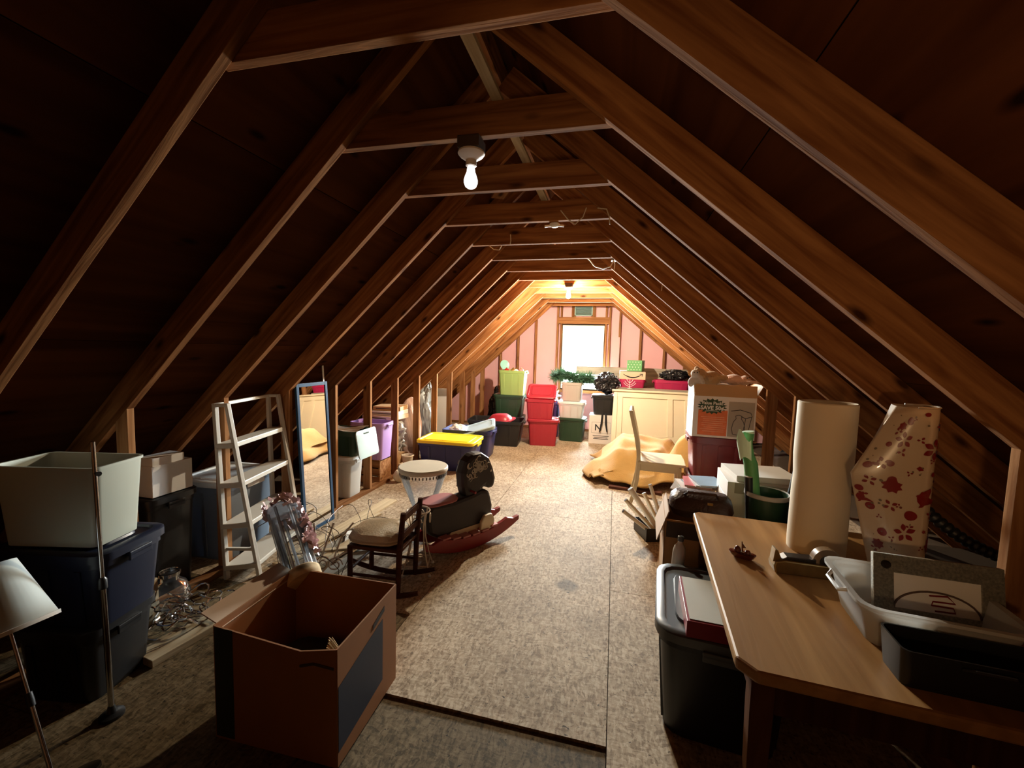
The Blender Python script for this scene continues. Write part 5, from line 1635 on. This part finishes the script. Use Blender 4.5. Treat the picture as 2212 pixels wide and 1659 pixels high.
# floor lamp leaning over to the left
base_p, tip_p = Vector((-1.90, .985, 0.02)), Vector((-2.30, 1.03, .88))
ax = (tip_p - base_p).normalized()
t = thing('floor_lamp', 'floor lamp with a white cone shade leaning over at the left edge', 'lamp', base_p)
t.rotation_mode = 'QUATERNION'
t.rotation_quaternion = ax.to_track_quat('Z', 'Y')
MB().tube([(0, 0, .02), (0, 0, .33)], .007, 10).obj('lower_pole', m_chrome, t, smooth=True)
MB().lathe([(.011, .32), (.012, .34), (.011, .37)], 12).obj('joint', p_black, t, smooth=True)
MB().tube([(0, 0, .36), (0, 0, .72)], .006, 10).obj('upper_pole', m_chrome, t, smooth=True)
MB().lathe([(.128, .60), (.130, .604), (.065, .86), (.063, .857)], 36, cap0=False, cap1=False).obj('lamp_shade', mat('white_lampshade', (.45, .49, .47), rough=.7), t, smooth=True)
MB().lathe([(.125, .600), (.133, .598), (.134, .612), (.126, .614)], 36, cap0=False, cap1=False).obj('shade_trim', p_white, t, smooth=True)
MB().lathe([(.12, 0), (.12, .012), (.02, .022)], 24).obj('base', m_dkmetal, t, smooth=True)
# silver tinsel and glass globe on the floor
t = thing('glass_globe', 'clear glass globe lying on the floor among silver tinsel', 'globe', (-2.60, 1.92, 0.0))
MB().lathe([(.03, .0), (.07, .02), (.10, .07), (.105, .12), (.085, .18), (.05, .21), (.048, .24), (.056, .25)], 24, cap1=False).obj('globe', pane('clear_glass', (.93, .95, .97), rough=.01, haze=.03), t, smooth=True)
MB().lathe([(.05, .235), (.058, .24), (.058, .26), (.05, .262)], 20, cap0=False, cap1=False).obj('collar', m_chrome, t, smooth=True)
t = thing('tinsel_garland', 'heap of silver tinsel wire sparkling on the floor', 'garland', (-2.40, 1.86, 0.0))
random.seed(6)
m_tin = mat('silver_tinsel', (.75, .75, .78), rough=.12, metal=1.0, var=0)
for k in range(22):
    c = Vector((random.uniform(-.16, .16), random.uniform(-.14, .12), random.uniform(.05, .13)))
    r_ = random.uniform(.04, .09)
    ph, tl = random.uniform(0, 6), random.uniform(-.8, .8)
    pts = [(c.x + r_ * math.cos(ph + i * .5), c.y + r_ * math.sin(ph + i * .5) * math.cos(tl), max(.004, c.z + r_ * math.sin(ph + i * .5) * math.sin(tl) + .01 * math.sin(i))) for i in range(12)]
    MB().tube(pts, .005, 5).obj('tinsel_strand', m_tin, t)
t = thing('wood_block', 'pale wooden block leaning at the stud under the white carton', 'block', (-2.60, 1.80, 0.0), rot=(0, R(-2), R(8)))
MB().box((0, 0, .13), (.05, .09, .26)).obj('block', w_plank, t, bevel=.003)

# ================================================================ OVERHEAD BITS
t = thing('junction_box', 'grey metal junction box with loose cable hanging from the collar tie', 'junction box', (-0.055, 4.30, 2.597))
MB().box((0, 0, .03), (.045, .06, .11)).obj('box_body', mat('galvanised', (.45, .46, .48), rough=.35, metal=.7), t, bevel=.003)
m_cable = mat('cream_cable', (.66, .58, .46), rough=.5)
MB().tube([(0, 0, -.02), (-.03, .01, -.075), (-.10, .02, -.095), (-.18, .02, -.07), (-.24, .02, .0), (-.34, .03, .05), (-.40, .03, .10)], .006, 6).obj('cable', m_cable, t, smooth=True)
MB().tube([(0, .02, -.02), (.012, .03, -.05), (.006, .04, -.10)], .004, 6).obj('cable_tail', m_cable, t, smooth=True)
for lab, p, pts in (('thin loop of wire dangling beneath the third collar tie', (-.30, 2.90, 2.60), [(-.10, 0, .02), (-.05, 0, -.04), (.0, 0, -.075), (.05, 0, -.03), (.07, 0, .03)]),
                    ('short wire tail hanging near the right end of the third tie', (-.08, 2.95, 2.60), [(-.08, 0, .04), (-.02, 0, .03), (.0, 0, -.02), (.005, 0, -.07)]),
                    ('wire hooked under the fourth collar tie at the left', (-1.10, 3.70, 2.60), [(-.04, 0, .0), (0, 0, -.03), (.05, 0, -.035), (.07, 0, .0)]),
                    ('short pull cord hanging from the fifth tie', (-.86, 3.35, 2.60), [(0, 0, .0), (.004, 0, -.05), (0, 0, -.075)])):
    tag(MB().tube(pts, .004, 5).obj('loose_wire', m_cable, None, smooth=True, loc=p), lab, 'wire', 'loose wires under the collar ties')
for lab, p, L in (('cobwebbed string hanging from the right rafters, upper one', (.375, 4.0, 2.24), .24), ('short string hanging lower on the right rafters', (.43, 5.0, 2.18), .13)):
    tag(MB().tube([(0, 0, 0), (.004, 0, L * .5), (-.004, 0, L)], .003, 4).obj('string', m_cable, None, loc=p), lab, 'string', 'strings on the right rafters')
t = thing('porcelain_holder', 'white porcelain cable cleat under the fourth collar tie', 'cable cleat', (-.47, 3.10, CZ))
MB().lathe([(.018, -.028), (.03, -.022), (.035, -.004), (.03, 0)], 14).obj('cleat', p_white, t, smooth=True)
MB().tube([(-.07, 0, -.02), (0, 0, -.014), (.07, 0, -.022)], .008, 6).obj('cable', p_white, t, smooth=True)
